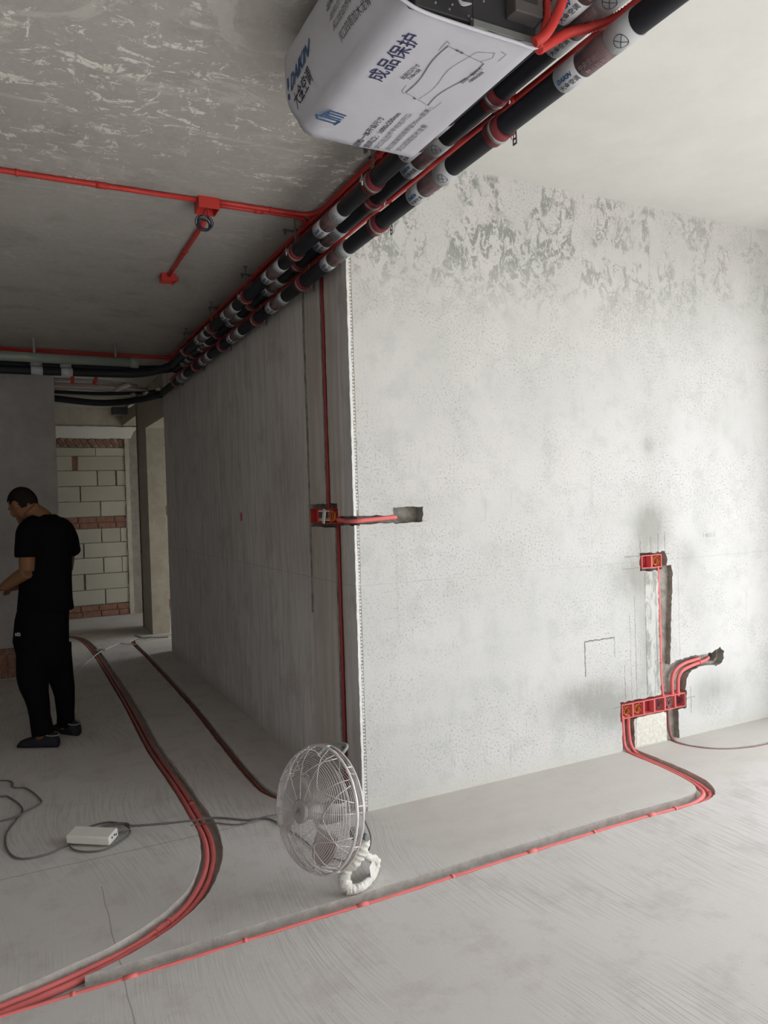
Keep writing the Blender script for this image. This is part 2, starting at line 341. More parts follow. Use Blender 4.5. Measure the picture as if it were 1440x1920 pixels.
def prism(poly, lo, hi, axis):
    """polygon in the plane across `axis` pushed from lo to hi"""
    bm = bmesh.new(); A = []; B = []
    for a, b in poly:
        def mk(t): return (a, b, t) if axis == 'z' else ((a, t, b) if axis == 'y' else (t, a, b))
        A.append(bm.verts.new(mk(lo))); B.append(bm.verts.new(mk(hi)))
    bm.faces.new(A); bm.faces.new(B[::-1])
    for i in range(len(A)):
        j = (i + 1) % len(A); bm.faces.new((A[i], A[j], B[j], B[i]))
    bmesh.ops.recalc_face_normals(bm, faces=bm.faces); return bm
def ragged(poly, amp, stp=.02):
    out = []
    for i, a in enumerate(poly):
        b = poly[(i + 1) % len(poly)]; n = max(1, int(math.hypot(b[0] - a[0], b[1] - a[1]) / stp))
        for k in range(n):
            t = k / n; out.append((a[0] + (b[0] - a[0]) * t + rnd.uniform(-amp, amp), a[1] + (b[1] - a[1]) * t + rnd.uniform(-amp, amp)))
    return out
def ribbon(pts, hw, amp, stp=.04):
    P = spline([(x, y, 0) for x, y in pts], 8); Q = [P[0]]; 
    for p in P[1:]:
        while (p - Q[-1]).length > stp: Q.append(Q[-1] + (p - Q[-1]).normalized() * stp)
    Lf = []; Rt = []
    for i, p in enumerate(Q):
        t = (Q[min(i + 1, len(Q) - 1)] - Q[max(i - 1, 0)]).normalized(); n_ = Vector((-t.y, t.x, 0))
        a = p + n_ * (hw + rnd.uniform(-amp, amp)); b = p - n_ * (hw + rnd.uniform(-amp, amp)); Lf.append((a.x, a.y)); Rt.append((b.x, b.y))
    return Lf + Rt[::-1]
def carve(o, cutters):
    """cutters: bmeshes with their material; cut them out of o for good"""
    for bm, m_ in cutters:
        me = bpy.data.meshes.new('c'); bm.to_mesh(me); bm.free(); me.materials.append(m_)
        c = bpy.data.objects.new('c', me); col.objects.link(c)
        md = o.modifiers.new('b', 'BOOLEAN'); md.object = c; md.operation = 'DIFFERENCE'; md.solver = 'EXACT'; md.material_mode = 'TRANSFER'
        dg = bpy.context.evaluated_depsgraph_get(); dg.update()
        new = bpy.data.meshes.new_from_object(o.evaluated_get(dg)); old = o.data
        xs = [v.co for v in new.vertices]; ox = [v.co for v in old.vertices]
        def span(q): return sum(max(v[i] for v in q) - min(v[i] for v in q) for i in range(3)) if q else 0
        if abs(span(xs) - span(ox)) > .01:
            print('CARVE LOST', o.name, c.name, m_.name, len(xs), len(ox), tuple(round(t, 3) for t in me.vertices[0].co)); bpy.data.meshes.remove(new); o.modifiers.clear(); bpy.data.objects.remove(c); bpy.data.meshes.remove(me); continue
        o.modifiers.clear(); o.data = new; new.name = old.name; bpy.data.meshes.remove(old)
        bpy.data.objects.remove(c); bpy.data.meshes.remove(me)
_fonts = {}
def text_bm(s, size, u, v, origin, bold=0.0, shear=0.0, squeeze=1.0, align='LEFT', spacing=1.0):
    """flat lettering: reading direction u, letter-up direction v"""
    cu = bpy.data.curves.new('t', 'FONT'); cu.body = s; cu.size = size; cu.offset = bold; cu.shear = shear; cu.resolution_u = 2
    cu.align_x = align; cu.space_character = spacing
    o = bpy.data.objects.new('t', cu); col.objects.link(o)
    dg = bpy.context.evaluated_depsgraph_get(); dg.update()
    me = bpy.data.meshes.new_from_object(o.evaluated_get(dg))
    bm = bmesh.new(); bm.from_mesh(me); u = Vector(u); v = Vector(v); org = Vector(origin)
    for q in bm.verts: q.co = org + u * (q.co.x * squeeze) + v * q.co.y
    bpy.data.objects.remove(o); bpy.data.curves.remove(cu); bpy.data.meshes.remove(me)
    return bm
def joinbm(*bms):
    out = bmesh.new()
    for b in bms:
        me = bpy.data.meshes.new('j'); b.to_mesh(me); b.free(); out.from_mesh(me); bpy.data.meshes.remove(me)
    return out
def strokes(bm, lines, wd, u, v, org):
    """thin flat printed lines given in (a, b) of the plane"""
    u = Vector(u); v = Vector(v); org = Vector(org); nn = u.cross(v)
    for ln in lines:
        for a, b in zip(ln[:-1], ln[1:]):
            d = Vector((b[0] - a[0], b[1] - a[1])); 
            if d.length < 1e-6: continue
            n_ = Vector((-d.y, d.x)).normalized() * wd / 2; e = d.normalized() * wd / 2
            q = [Vector(a) - e + n_, Vector(a) - e - n_, Vector(b) + e - n_, Vector(b) + e + n_]
            bm.faces.new([bm.verts.new(org + u * p.x + v * p.y) for p in q])

# ================================================================== THE SETTING
def struct(name, bm, mat, parent=None):
    o = link(name, bm, mat, parent); 
    if parent is None: o['kind'] = 'structure'
    return o
floor = struct('floor', NB(-5, FX + .3, -7.5, 8.8, -.15, 0), FLOOR)
PATH_A = [(-2.3, -.86), (-1.9, -.79), (-1.55, -.705), (-1.32, -.64), (-1.15, -.575), (-1.0, -.475), (-.875, -.345), (-.80, -.20), (-.745, -.05), (-.715, .1), (-.70, .25),
          (-.702, .5), (-.705, .9), (-.72, 1.6), (-.70, 2.7), (-.70, 4.0), (-.71, 5.1), (-.75, 5.9), (-.84, 6.3), (-1.02, 6.48)]
PATH_B = [(-2.3, -.745), (-1.9, -.735), (-1.55, -.73), (-1.2, -.728), (-.64, -.715), (-.215, -.712), (.304, -.695), (.997, -.682), (1.40, -.69), (1.56, -.665), (1.645, -.58), (1.685, -.46),
          (1.705, -.28), (1.71, -.12), (1.717, .03)]
PATH_C = [(.03, .23), (-.06, .24), (-.17, .28), (-.27, .36), (-.325, .51), (-.335, .742), (-.325, 1.23), (-.283, 2.66), (-.276, 4.45), (-.285, 5.45), (-.24, 5.66), (-.13, 5.74), (.25, 5.75)]
PATH_D = [(2.075, .03), (2.055, -.03), (2.06, -.11), (2.11, -.20), (2.19, -.27), (2.33, -.32), (2.495, -.335), (2.9, -.33)]
carve(floor, [(prism(ribbon(PATH_A, .047, .0025), -.036, .05, 'z'), TRENCH), (prism(ribbon(PATH_B, .044, .0022), -.0365, .051, 'z'), TRENCH),
              (prism(ribbon(PATH_C, .026, .002), -.03, .052, 'z'), TRENCH), (prism(ribbon(PATH_D, .016, .0015), -.02, .053, 'z'), TRENCH)])

wall_right = struct('wall_right', NB(0, FX + .3, 0, .2, -.02, 3.2), [PUTTY, CORR])
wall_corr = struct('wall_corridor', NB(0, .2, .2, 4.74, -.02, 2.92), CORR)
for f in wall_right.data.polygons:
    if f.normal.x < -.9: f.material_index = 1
def cy(poly, d, amp=.003, stp=.018): return prism(ragged(poly, amp, stp), -.05, d, 'y')
def cx_(poly, d, amp=.003, stp=.03): return prism(ragged(poly, amp, stp), -.05, d, 'x')
corner_run = [(-.06, 1.386), (.235, 1.392), (.235, 1.428), (.1, 1.432), (-.06, 1.434)]
up_chase = [(.285, 1.465), (.345, 1.465), (.35, 2.78), (.29, 2.78)]
lo_chase = [(.17, -.01), (.245, -.01), (.24, 1.395), (.165, 1.395)]
box_hole = [(.185, 1.372), (.60, 1.372), (.605, 1.495), (.185, 1.495)]
groove = [(.575, .9), (.605, .9), (.60, 1.8), (.61, 2.72), (.575, 2.72), (.57, 1.7)]
side_run = [(-.06, 1.385), (.22, 1.385), (.22, 1.43), (-.06, 1.434)]
carve(wall_right, [
    (cy(corner_run, .03), MORTAR), (cy([(.212, 1.386), (.378, 1.389), (.382, 1.466), (.213, 1.468)], .07), MORTAR),
    (cy([(1.838, 1.04), (2.05, 1.03), (2.065, 1.10), (2.045, 1.145), (1.842, 1.142)], .056, .005), MORTAR),
    (cy([(1.985, 1.06), (2.095, 1.06), (2.105, 1.0), (2.09, .8), (2.075, .6), (2.065, .44), (2.05, .28), (1.985, .28), (1.983, .7)], .035, .004), MORTAR),
    (cy([(2.05, .45), (2.12, .475), (2.3, .488), (2.43, .488), (2.50, .512), (2.537, .48), (2.532, .425), (2.48, .40), (2.35, .412), (2.25, .405), (2.222, .38), (2.2, .33), (2.185, .27), (2.04, .27)], .045, .006), MORTAR),
    (cy([(2.44, .425), (2.49, .418), (2.52, .44), (2.525, .48), (2.49, .498), (2.45, .48)], .12, .003), MORTAR),
    (cy([(1.655, .175), (2.195, .175), (2.20, .283), (1.66, .285)], .058, .004), MORTAR),
    (cy([(1.668, -.03), (1.765, -.03), (1.762, .19), (1.668, .19)], .038, .003), MORTAR),
    (cy([(2.028, -.03), (2.128, -.03), (2.125, .19), (2.02, .19)], .036, .004), MORTAR),
    (cx_(side_run, .03), MORTAR), (cx_([(.165, -.01), (.23, -.01), (.23, 1.395), (.165, 1.395)], .022), MORTAR)])
carve(wall_corr, [(cx_(box_hole, .06), MORTAR), (cx_(up_chase, .022, .004), MORTAR), (cx_(lo_chase, .022, .003), MORTAR), (cx_(groove, .018, .004), MORTAR), (cx_([(1.925, 1.39), (1.97, 1.39), (1.97, 1.45), (1.925, 1.45)], .02, .001), MORTAR)])
struct('block_patch', prism(ragged([(1.772, .008), (2.022, .008), (2.02, .165), (2.0, .182), (1.782, .178)], .003), -.0015, .01, 'y'), RENDER, wall_right)

struct('trim_beam', NB(0, .12, -7.5, 0, 2.79, 3.25), WHITEC)
struct('ceiling', NB(-5, 0, -7.5, 8.8, 2.92, 3.1), CEIL)
struct('ceiling_right', NB(.12, FX + .3, -7.5, 0.2, 3.2, 3.35), WHITEC)
struct('ceiling_side_rooms', NB(0, 3.2, .2, 8.8, 2.92, 3.1), RAWC)
struct('wall_left', NB(-5, -1.07, 4.2, 8.8, 0, 2.92), LWALL)
wb_ = NB(-5.2, -5, -7.5, -7.3, 0, 3.1); box(wb_, -5.2, -5, WW1, 8.8, 0, 3.1); box(wb_, -5.2, -5, -7.3, WW1, 0, WWZ); box(wb_, -5.2, -5, -7.3, WW1, 2.75, 3.1)
struct('wall_west', wb_, RAWC)
struct('wall_south', NB(-5, FX + .3, -7.7, -7.5, 0, 3.25), RAWC)
fac = bmesh.new()
box(fac, FX, FX + .25, -7.5, WY0, 0, 3.2); box(fac, FX, FX + .25, WY1, 0, 0, 3.2); box(fac, FX, FX + .25, WY0, WY1, 3.0, 3.2)
struct('wall_facade', fac, PUTTY)
fr = bmesh.new()
for y in (WY0, WY0 + 1.0, WY1 - 1.35, WY1 - .06): box(fr, FX + .1, FX + .16, y, y + .06, 0, 3.0)
box(fr, FX + .1, FX + .16, WY0, WY1, 2.94, 3.0)
struct('window_1', fr, CASE)
# far end of the corridor
DW = struct('wall_corridor_lintel', NB(0, .2, 4.74, 5.9, 2.45, 2.92), PLASTER)
struct('wall_pier', NB(0, .2, 5.9, 6.6, 0, 2.92), PLASTER)
struct('wall_pier_header', NB(0, .2, 6.6, 8.0, 2.68, 2.92), PLASTER)
struct('wall_partition', NB(.2, 3.0, 4.6, 4.74, 0, 2.92), PLASTER)
sb = bmesh.new()
box(sb, 3.0, 3.2, 4.6, 5.1, 0, 2.92); box(sb, 3.0, 3.2, 6.5, 8.8, 0, 2.92); box(sb, 3.0, 3.2, 5.1, 6.5, 0, .2); box(sb, 3.0, 3.2, 5.1, 6.5, 2.6, 2.92)
struct('wall_side_room', sb, PLASTER)
wb = bmesh.new(); box(wb, -1.07, .02, 7.93, 8.1, 0, 2.92); box(wb, .24, 3.0, 8.5, 8.8, 0, 2.92)
wall_back = struct('wall_back', wb, MORTAR)
struct('wall_back_reveal', NB(.075, .24, 7.9, 8.5, 0, 2.68), DKREC)
struct('trim_jamb', prism(ragged([(.02, 0), (.075, 0), (.078, 2.62), (.02, 2.62)], .004, .05), 7.87, 7.93, 'y'), PLASTER)
struct('trim_lintel', prism(ragged([(-1.07, 2.50), (.10, 2.50), (.14, 2.58), (.2, 2.66), (-1.07, 2.66)], .006, .05), 7.84, 8.0, 'y'), WHITEC)
struct('wall_back_upper', NB(-1.07, .2, 7.88, 8.0, 2.655, 2.92), PLASTER)
struct('trim_chase_edge', NB(-.012, .0, 6.52, 6.545, 0, 2.92), BRICK)
# block courses
def brick(name, x0, x1, z0, z1, y, par, mat, dep=.03, rot=0):
    j = lambda: rnd.uniform(-.002, .002)
    bm = NB(x0, x1, y - .006 + rnd.uniform(-.003, .003), y + dep, z0, z1, bev=.004)
    for v in bm.verts: v.co.x += j(); v.co.z += j()
    if rot: bmesh.ops.rotate(bm, verts=bm.verts, cent=((x0 + x1) / 2, y, (z0 + z1) / 2), matrix=Matrix.Rotation(rot, 3, 'Y'))
    return link(name, bm, mat, par)
X = lambda px: -.86 + (px - 105) / 143
rows = [(2.365, 2.254, [(60, 175), (175.8, 240)]), (2.248, 2.054, [(60, 131), (142, 240)]), (2.045, 1.838, [(60, 176), (178, 211), (214.5, 240)]), (1.829, 1.622, [(60, 143), (145.5, 240)]),
        (1.614, 1.406, [(60, 180), (182, 240)]), (1.235, 1.042, [(60, 180.5), (182, 216.5), (218, 240)]), (1.033, .834, [(60, 145.5), (148, 240)]), (.825, .611, [(60, 182), (184, 218), (219, 240)]),
        (.602, .388, [(60, 145), (148.5, 240)]), (.379, .178, [(60, 183.5), (185.5, 240)])]
for zt, zb, xs in rows:
    for a, b in xs: brick('aerated_block', max(X(a), -1.07), min(X(b), .015), zb, zt, 7.9, wall_back, BLOCK)
for x in (131.5, 135.2, 138.9): brick('red_brick', X(x), X(x + 2.8), 2.052, 2.248, 7.9, wall_back, BRICK)
for z0, z1 in ((1.245, 1.318), (1.326, 1.398), (.09, .165), (.01, .082)):
    x = -1.07 + rnd.uniform(-.05, 0)
    while x < .0:
        b = min(x + .235, .015); 
        if b - x > .04: brick('red_brick', max(x, -1.07), b - .006, z0, z1, 7.9, wall_back, BRICK)
        x += .24
for i in range(11): brick('red_brick', -1.03 + i * .098, -1.03 + i * .098 + .06, 2.385, 2.495, 7.912, wall_back, BRICK, .03, R(-38 if i % 5 else -24))
# block stub seen through the side door
wall_stub = struct('wall_stub', NB(.40, 1.3, 7.96, 8.2, 0, 2.92), MORTAR)
z = .02; k = 0
while z < 2.6:
    h = .19 if k % 2 else .13
    brick('aerated_block' if k % 2 else 'red_brick', .40 + (.0 if k % 2 else .03), .62, z, z + h, 7.94, wall_stub, BLOCK if k % 2 else (BRICK if k in (8, 0) else BLOCK)); 
    brick('aerated_block', .63, 1.2, z, z + h, 7.94, wall_stub, BLOCK)
    z += h + .012; k += 1
# bare bricks at the foot of the left wall
wl = bpy.data.objects['wall_left']
carve(wl, [(prism(ragged([(-2.2, -.02), (-1.462, -.02), (-1.465, .295), (-2.2, .30)], .005, .04), 4.0, 4.225, 'y'), MORTAR)])
x = -2.15
while x < -1.5:
    brick('red_brick', x, x + .052, .02, .235, 4.21, wl, BRICK); brick('red_brick', x, x + .052, .243, .285, 4.21, wl, BRICK); x += .062
# perforated corner bead
cb = prism(ragged([(-.002, .0), (.011, .0), (.012, 1.386), (-.002, 1.386)], .0015, .02), -.003, .001, 'y')
cb2 = prism(ragged([(-.002, 1.432), (.012, 1.432), (.013, 2.79), (-.002, 2.79)], .0015, .02), -.003, .001, 'y')
cb = joinbm(cb, cb2)
z = .03
while z < 2.77:
    if not 1.37 < z < 1.45:
        bmesh.ops.create_icosphere(cb, subdivisions=1, radius=.0056, matrix=Matrix.Translation((.017 + rnd.uniform(-.0015, .0015), -.0005, z)) @ Matrix.Diagonal((1, .8, 1.15, 1)))
    z += .0165
tr = struct('trim_corner_bead', cb, BEAD)
bs = joinbm(prism([(.0121, .0), (.026, .0), (.026, 1.386), (.0121, 1.386)], -.0008, .001, 'y'), prism([(.0131, 1.432), (.026, 1.432), (.026, 2.79), (.0131, 2.79)], -.0008, .001, 'y'))
struct('bead_flange', bs, MORTAR, tr)

# ================================================================== INSULATED PIPES UNDER THE CEILING
def ring_sleeve(y0, y1, x, z, r, mat, name, par, seg_=24):
    return link(name, cylbm((x, y0, z), (x, y1, z), r, seg_), mat, par)
def wrapped(s_list, x, z, r, yc, ang):
    """letters bent round a pipe along Y; ang: angle of the text's middle, 0 = +X, -90deg = straight down"""
    out = []
    for s, size, off, y, bold, shear in s_list:
        b = text_bm(s, size, (0, -1, 0), (0, 0, 0), (0, 0, 0), bold, shear)
        b.free()
        cu_bm = text_bm(s, size, (1, 0, 0), (0, 1, 0), (0, 0, 0), bold, shear)
        for v in cu_bm.verts:
            a = ang - (v.co.y + off) / r      # letter-up turns the point towards -X
            v.co = Vector((x + r * math.cos(a), y - v.co.x, z + r * math.sin(a)))
        out.append(cu_bm)
    return joinbm(*out)
def make_labels(pipe, x, z, r, y0):
    """one set of wrappings whose crossed-ring label is centred on y0"""
    L0 = Vector((0, 0, 0)); A = R(-118); rr = r + .0022; rt = r + .0032
    l1 = ring_sleeve(y0 - .042, y0 + .042, x, z, rr, LABELW, 'symbol_label', pipe)
    s = bmesh.new(); n = 20; q = []
    for k in range(n + 1): q.append((.019 * math.cos(2 * math.pi * k / n), .019 * math.sin(2 * math.pi * k / n)))
    dgn = [i / 8 * .026 - .013 for i in range(9)]
    strokes(s, [q, [(a, a) for a in dgn], [(a, -a) for a in dgn]], .0018, (1, 0, 0), (0, 1, 0), (0, 0, 0))
    for v in s.verts:
        a = A - v.co.y / rt; v.co = Vector((x + rt * math.cos(a), y0 - v.co.x, z + rt * math.sin(a)))
    sy = link('crossed_ring_mark', s, INK, l1)
    t1 = ring_sleeve(y0 + .042, y0 + .152, x, z, rr - .0006, TAPE, 'brown_tape', pipe)
    tl = link('tape_lettering', wrapped([('中央空调成品', .0165, .004, y0 + .146, 0, 0), ('禁止踩踏', .018, -.02, y0 + .135, .0002, 0)], x, z, rt - .0006, y0, A), TAPEINK, t1)
    l2 = ring_sleeve(y0 + .152, y0 + .236, x, z, rr, LABELW, 'brand_label', pipe)
    b1 = link('label_brand_lettering', wrapped([('DAIKIN', .016, .010, y0 + .226, .0008, .25)], x, z, rt, y0, A), INKBLUE, l2)
    b2 = link('label_lettering', wrapped([('大金空调', .0185, -.012, y0 + .231, .0002, 0)], x, z, rt, y0, A), INK, l2)
    return [(l1, [sy]), (t1, [tl]), (l2, [b1, b2])]
def copy_labels(sets, pipe, dy):
    for p, subs in sets:
        c = p.copy(); col.objects.link(c); c.parent = pipe; c.location.y += dy
        for s in subs:
            d = s.copy(); col.objects.link(d); d.parent = c
def pipe_thing(name, label, path, r, x, z, ysets, sm=6):
    t = empty(name, path[0], label, 'pipe', 'insulated pipes along the corridor')
    link('foam_insulation', TB(path, r, 20, sm), RUBBER, t, True)
    sets = make_labels(t, x, z, r, ysets[0])
    for y in ysets[1:]: copy_labels(sets, t, y - ysets[0])
    return t
P1X, P1Z, P2X, P2Z, P3X, P3Z = -.072, 2.645, -.09, 2.748, -.17, 2.738
straight = lambda x, z, a, b: [(x, a, z), (x, (a + b) / 2, z), (x, b, z)]
pipe_thing('insulated_pipe', 'lowest black insulated pipe running along the white wall below the single red conduit', straight(P1X, P1Z, -3.2, 4.15) + [(-.10, 4.4, 2.63), (-.25, 4.68, 2.61), (-.6, 4.86, 2.59), (-1.04, 4.88, 2.625)], .033, P1X, P1Z,
           [-1.885, -1.035, -.162, .698, 1.56, 2.42, 3.28])
pipe_thing('insulated_pipe', 'thick black insulated pipe directly above the single red conduit', straight(P2X, P2Z, -3.2, 3.3) + [(-.12, 3.52, 2.745), (-.3, 3.66, 2.74), (-.8, 3.70, 2.74), (-2.4, 3.70, 2.73)], .037, P2X, P2Z,
           [-1.87, -1.03, -.132, .693, 1.51, 2.4, 3.05])
pipe_thing('insulated_pipe', 'black insulated pipe left of the thick one, partly hidden by the wrapped unit', straight(P3X, P3Z, -3.2, 3.1) + [(-.2, 3.36, 2.72), (-.4, 3.52, 2.68), (-.8, 3.58, 2.672), (-2.4, 3.58, 2.665)], .033, P3X, P3Z,
           [-2.0, -1.16, -.33, .447, 1.331, 2.1])
# steel clamps with rubber collars, hung on slotted straps
ords = ['nearest', 'second', 'third', 'fourth', 'fifth', 'sixth', 'seventh']
def make_clamp(x, z, r, zt, side):
    t = empty('pipe_clamp', (0, 0, 0), 'x', 'clamp', None)
    link('rubber_collar', cylbm((x, -.036, z), (x, .036, z), r + .006, 24), MAROON, t)
    link('steel_band', cylbm((x, -.007, z), (x, .007, z), r + .0085, 24), STEEL, t)
    b = bmesh.new(); box(b, x + side * (r + .004), x + side * (r + .022), -.009, .009, z - .006, z + .006); tube(b, [Vector((x + side * (r + .016), 0, z - .02)), Vector((x + side * (r + .016), 0, z + .022))], .0035, 8)
    link('clamp_bolt', b, STEEL, t)
    h = bmesh.new(); xs = x + side * (r + .028)
    zz = z - .035 if zt < 2.9 else z + r + .008
    if zt > 2.9: xs = x
    while zz < zt - .001:
        z1 = min(zz + .016, zt); 
        box(h, xs - .0012, xs + .0012, -.010, -.005, zz, z1); box(h, xs - .0012, xs + .0012, .005, .010, zz, z1); box(h, xs - .0012, xs + .0012, -.005, .005, zz, min(zz + .006, zt)); zz += .016
    link('slotted_hanger', h, DSTEEL, t)
    box_ = NB(xs - .012, xs + .012, -.012, .012, zt - .003, zt); link('hanger_foot', box_, DSTEEL, t)
    return t
def copy_tree(o, parent=None):
    c = o.copy(); col.objects.link(c); c.parent = parent
    for ch in [k for k in kids.get(o.name, [])]: copy_tree(ch, c)
    return c
def kidmap():
    d = {}
    for o in bpy.data.objects:
        if o.parent: d.setdefault(o.parent.name, []).append(o)
    return d
for nm, x, z, r, zt, side, ys in (('the lowest black pipe', P1X, P1Z, .033, 2.79, 1, [-1.348, -.496, .393, 1.205, 2.03, 2.87, 3.7]),
                                  ('the thick black middle pipe', P2X, P2Z, .037, 2.92, 1, [-1.36, -.489, .395, 1.24, 2.08, 2.85]),
                                  ('the leftmost of three black pipes', P3X, P3Z, .033, 2.92, -1, [-.66, .22, 1.08, 1.92, 2.75])):
    t = make_clamp(x, z, r, zt, side if side == 1 and nm.startswith('the low') else side)
    kids = kidmap()
    for i, y in enumerate(ys):
        o = t if i == 0 else copy_tree(t)
        o.location = (0, y, 0); tag(o, 'steel clamp on %s, %s from the camera' % (nm, ords[i]), 'clamp', 'pipe clamps')
# the unit side strap of the lowest pipe reaches the beam underside; move nothing else

# ================================================================== RED CONDUITS OVERHEAD
def conduit(label, pts, r=.0105, mat=RED, group=None, couplers=(), clips=(), name='conduit', sm=6, root=None, cliprot=None):
    P = spline(pts, sm) if sm else [Vector(p) for p in pts]
    t = empty(name, root or tuple(P[0]), label, 'conduit', group)
    bm = bmesh.new(); tube(bm, P, r, 10); link('pipe', bm, mat, t, True)
    tot = [0]
    for a, b in zip(P[:-1], P[1:]): tot.append(tot[-1] + (b - a).length)
    def at(s):
        for i in range(len(P) - 1):
            if tot[i + 1] >= s: 
                return P[i].lerp(P[i + 1], (s - tot[i]) / max(1e-6, tot[i + 1] - tot[i])), (P[i + 1] - P[i]).normalized()
        return P[-1], (P[-1] - P[-2]).normalized()
    for s in couplers:
        p, d = at(s); link('coupling', cylbm(p - d * .022, p + d * .022, r + .003, 12), mat, t)
    for s in clips:
        p, d = at(s); b = bmesh.new(); tube(b, [p - d * .006, p + d * .006], r + .004, 10); link('saddle_clip', b, mat, t)
    return t
conduit('single red conduit between the two lower black pipes along the wall top', [(-.018, -1.95, 2.735), (-.018, -1.5, 2.738), (-.018, -.4, 2.755), (-.018, .4, 2.755), (-.018, 4.2, 2.752)], .013, couplers=(.6, 2.9), clips=(1.46, 2.35, 3.2, 4.1, 5.0))
conduit('left one of two red conduits along the ceiling edge above the black pipes', [(-.085, -3.1, 2.906), (-.085, 0, 2.906), (-.085, 3.7, 2.906), (-.11, 3.84, 2.906), (-.3, 3.88, 2.904), (-2.4, 3.88, 2.904)], couplers=(2.4, 4.3), clips=(2.55, 3.3, 4.15, 5.1, 6.0))
conduit('right one of two red conduits along the ceiling edge above the black pipes', [(-.048, -3.1, 2.906), (-.048, 0, 2.906), (-.048, 3.78, 2.906), (-.08, 3.93, 2.906), (-.3, 3.955, 2.903), (-2.4, 3.955, 2.903)], couplers=(2.95,), clips=(2.65, 3.5, 4.4, 5.3))
for i, y in enumerate((-.56, .42, 1.22, 2.05, 2.9)):
    b = NB(-.16, -.03, y - .009, y + .009, 2.914, 2.92); box(b, -.155, -.145, y - .009, y + .009, 2.895, 2.92)
    tag(link('conduit_bracket', b, DSTEEL), 'small dark steel bracket holding the ceiling edge conduits, %s from the camera' % ords[i], 'bracket', 'conduit brackets')
# across the ceiling
conduit('red conduit across the ceiling from the left edge to the square box', [(-2.4, .182, 2.907), (-1.462, .182, 2.907), (-.66, .18, 2.907)], .0115, couplers=(1.33,), clips=(1.0,), sm=2)
conduit('ceiling conduit right of the square red box, far one of two', [(-.56, .205, 2.907), (-.2, .20, 2.907), (-.12, .23, 2.907), (-.09, .30, 2.907)], .0105, couplers=(.2,))
conduit('ceiling conduit right of the square red box, near one of two', [(-.56, .165, 2.907), (-.18, .165, 2.907), (-.11, .14, 2.907), (-.085, .07, 2.905)], .0105, clips=(.25,))
conduit('short slanting red conduit between the two ceiling boxes', [(-.565, .44, 2.907), (-.562, .9, 2.907), (-.562, 1.36, 2.907)], .0115, clips=(.05, .45), sm=2)
def open_box(parent, x0, x1, y0, y1, z0, z1, th, mat, name, axis='z-'):
    """five thin sides, open on one side"""
    b = bmesh.new()
    if axis == 'z-':
        box(b, x0, x0 + th, y0, y1, z0, z1); box(b, x1 - th, x1, y0, y1, z0, z1); box(b, x0 + th, x1 - th, y0, y0 + th, z0, z1); box(b, x0 + th, x1 - th, y1 - th, y1, z0, z1); box(b, x0 + th, x1 - th, y0 + th, y1 - th, z1 - th, z1)
    elif axis == 'y-':
        box(b, x0, x0 + th, y0, y1, z0, z1); box(b, x1 - th, x1, y0, y1, z0, z1); box(b, x0 + th, x1 - th, y0, y1, z0, z0 + th); box(b, x0 + th, x1 - th, y0, y1, z1 - th, z1); box(b, x0 + th, x1 - th, y1 - th, y1, z0 + th, z1 - th)
    else:
        box(b, x0, x1, y0, y0 + th, z0, z1); box(b, x0, x1, y1 - th, y1, z0, z1); box(b, x0, x1, y0 + th, y1 - th, z0, z0 + th); box(b, x0, x1, y0 + th, y1 - th, z1 - th, z1); box(b, x1 - th, x1, y0 + th, y1 - th, z0 + th, z1 - th)
    return link(name, b, mat, parent)
jb = empty('junction_box', (-.605, .20, 2.87), 'square red junction box on the ceiling with a dangling coil of wire', 'junction box')
open_box(jb, -.655, -.560, .155, .250, 2.868, 2.92, .004, RED, 'box_shell')
link('box_hub', NB(-.625, -.59, .25, .275, 2.885, 2.915, bev=.004), RED, jb)
coil = bmesh.new()
for k in range(6):
    rr = .037 - .005 * (k % 3); c0 = Vector((-.612 + rnd.uniform(-.007, .007), .245 + .004 * k, 2.838 - (.037 - rr) + rnd.uniform(-.004, .004)))
    tube(coil, [c0 + Vector((rr * math.cos(a), .006 * math.sin(a + k), rr * math.sin(a))) for a in [2 * math.pi * j / 24 for j in range(24)]], .0021, 5, True)
tube(coil, spline([(-.605, .22, 2.90), (-.612, .235, 2.875), (-.622, .25, 2.86)], 5), .0016, 5)
tube(coil, spline([(-.605, .215, 2.90), (-.60, .225, 2.87), (-.595, .24, 2.845)], 5), .0016, 5)
link('wire_coil', coil, BLUEW, jb)
jb2 = empty('junction_box', (-.562, 1.40, 2.87), 'small red box on the ceiling at the end of the slanting conduit', 'junction box')
open_box(jb2, -.605, -.52, 1.36, 1.445, 2.875, 2.92, .004, RED, 'box_shell'); link('box_hub', NB(-.52, -.50, 1.385, 1.42, 2.885, 2.912, bev=.004), RED, jb2); link('box_lid', NB(-.6, -.525, 1.365, 1.44, 2.88, 2.884), REDBOX, jb2)

# ================================================================== SERVICES CROSSING THE FAR END
dp = empty('drain_pipe', (-2.4, 3.46, 2.757), 'thick grey green drain pipe across the far end under the ceiling', 'pipe')
link('pipe', TB([(-2.4, 3.46, 2.757), (-.5, 3.46, 2.757)], .040, 20, 0), DRAIN, dp); link('end_collar', TB([(-.5, 3.46, 2.757), (-.435, 3.46, 2.757)], .045, 20, 0), DRAIN, dp)
for lx in (-1.23, -1.0):
    for z_, nm in ((2.74, 'upper'), (2.672, 'lower')):
        y_ = 3.70 if nm == 'upper' else 3.58
        tag(link('pipe_label', TB([(lx - .045, y_, z_), (lx + .045, y_, z_)], .0395 if nm == 'upper' else .0355, 20, 0), LABELW), 'pale label round the %s black pipe crossing the far end, %s one' % (nm, 'left' if lx < -1.1 else 'right'), 'label', 'labels on the far pipes')
def simple_pipe(name, label, pts, r, mat, sm=5, cat='pipe', group=None):
    return tag(link(name, TB(pts, r, 12, sm), mat, None, True), label, cat, group)
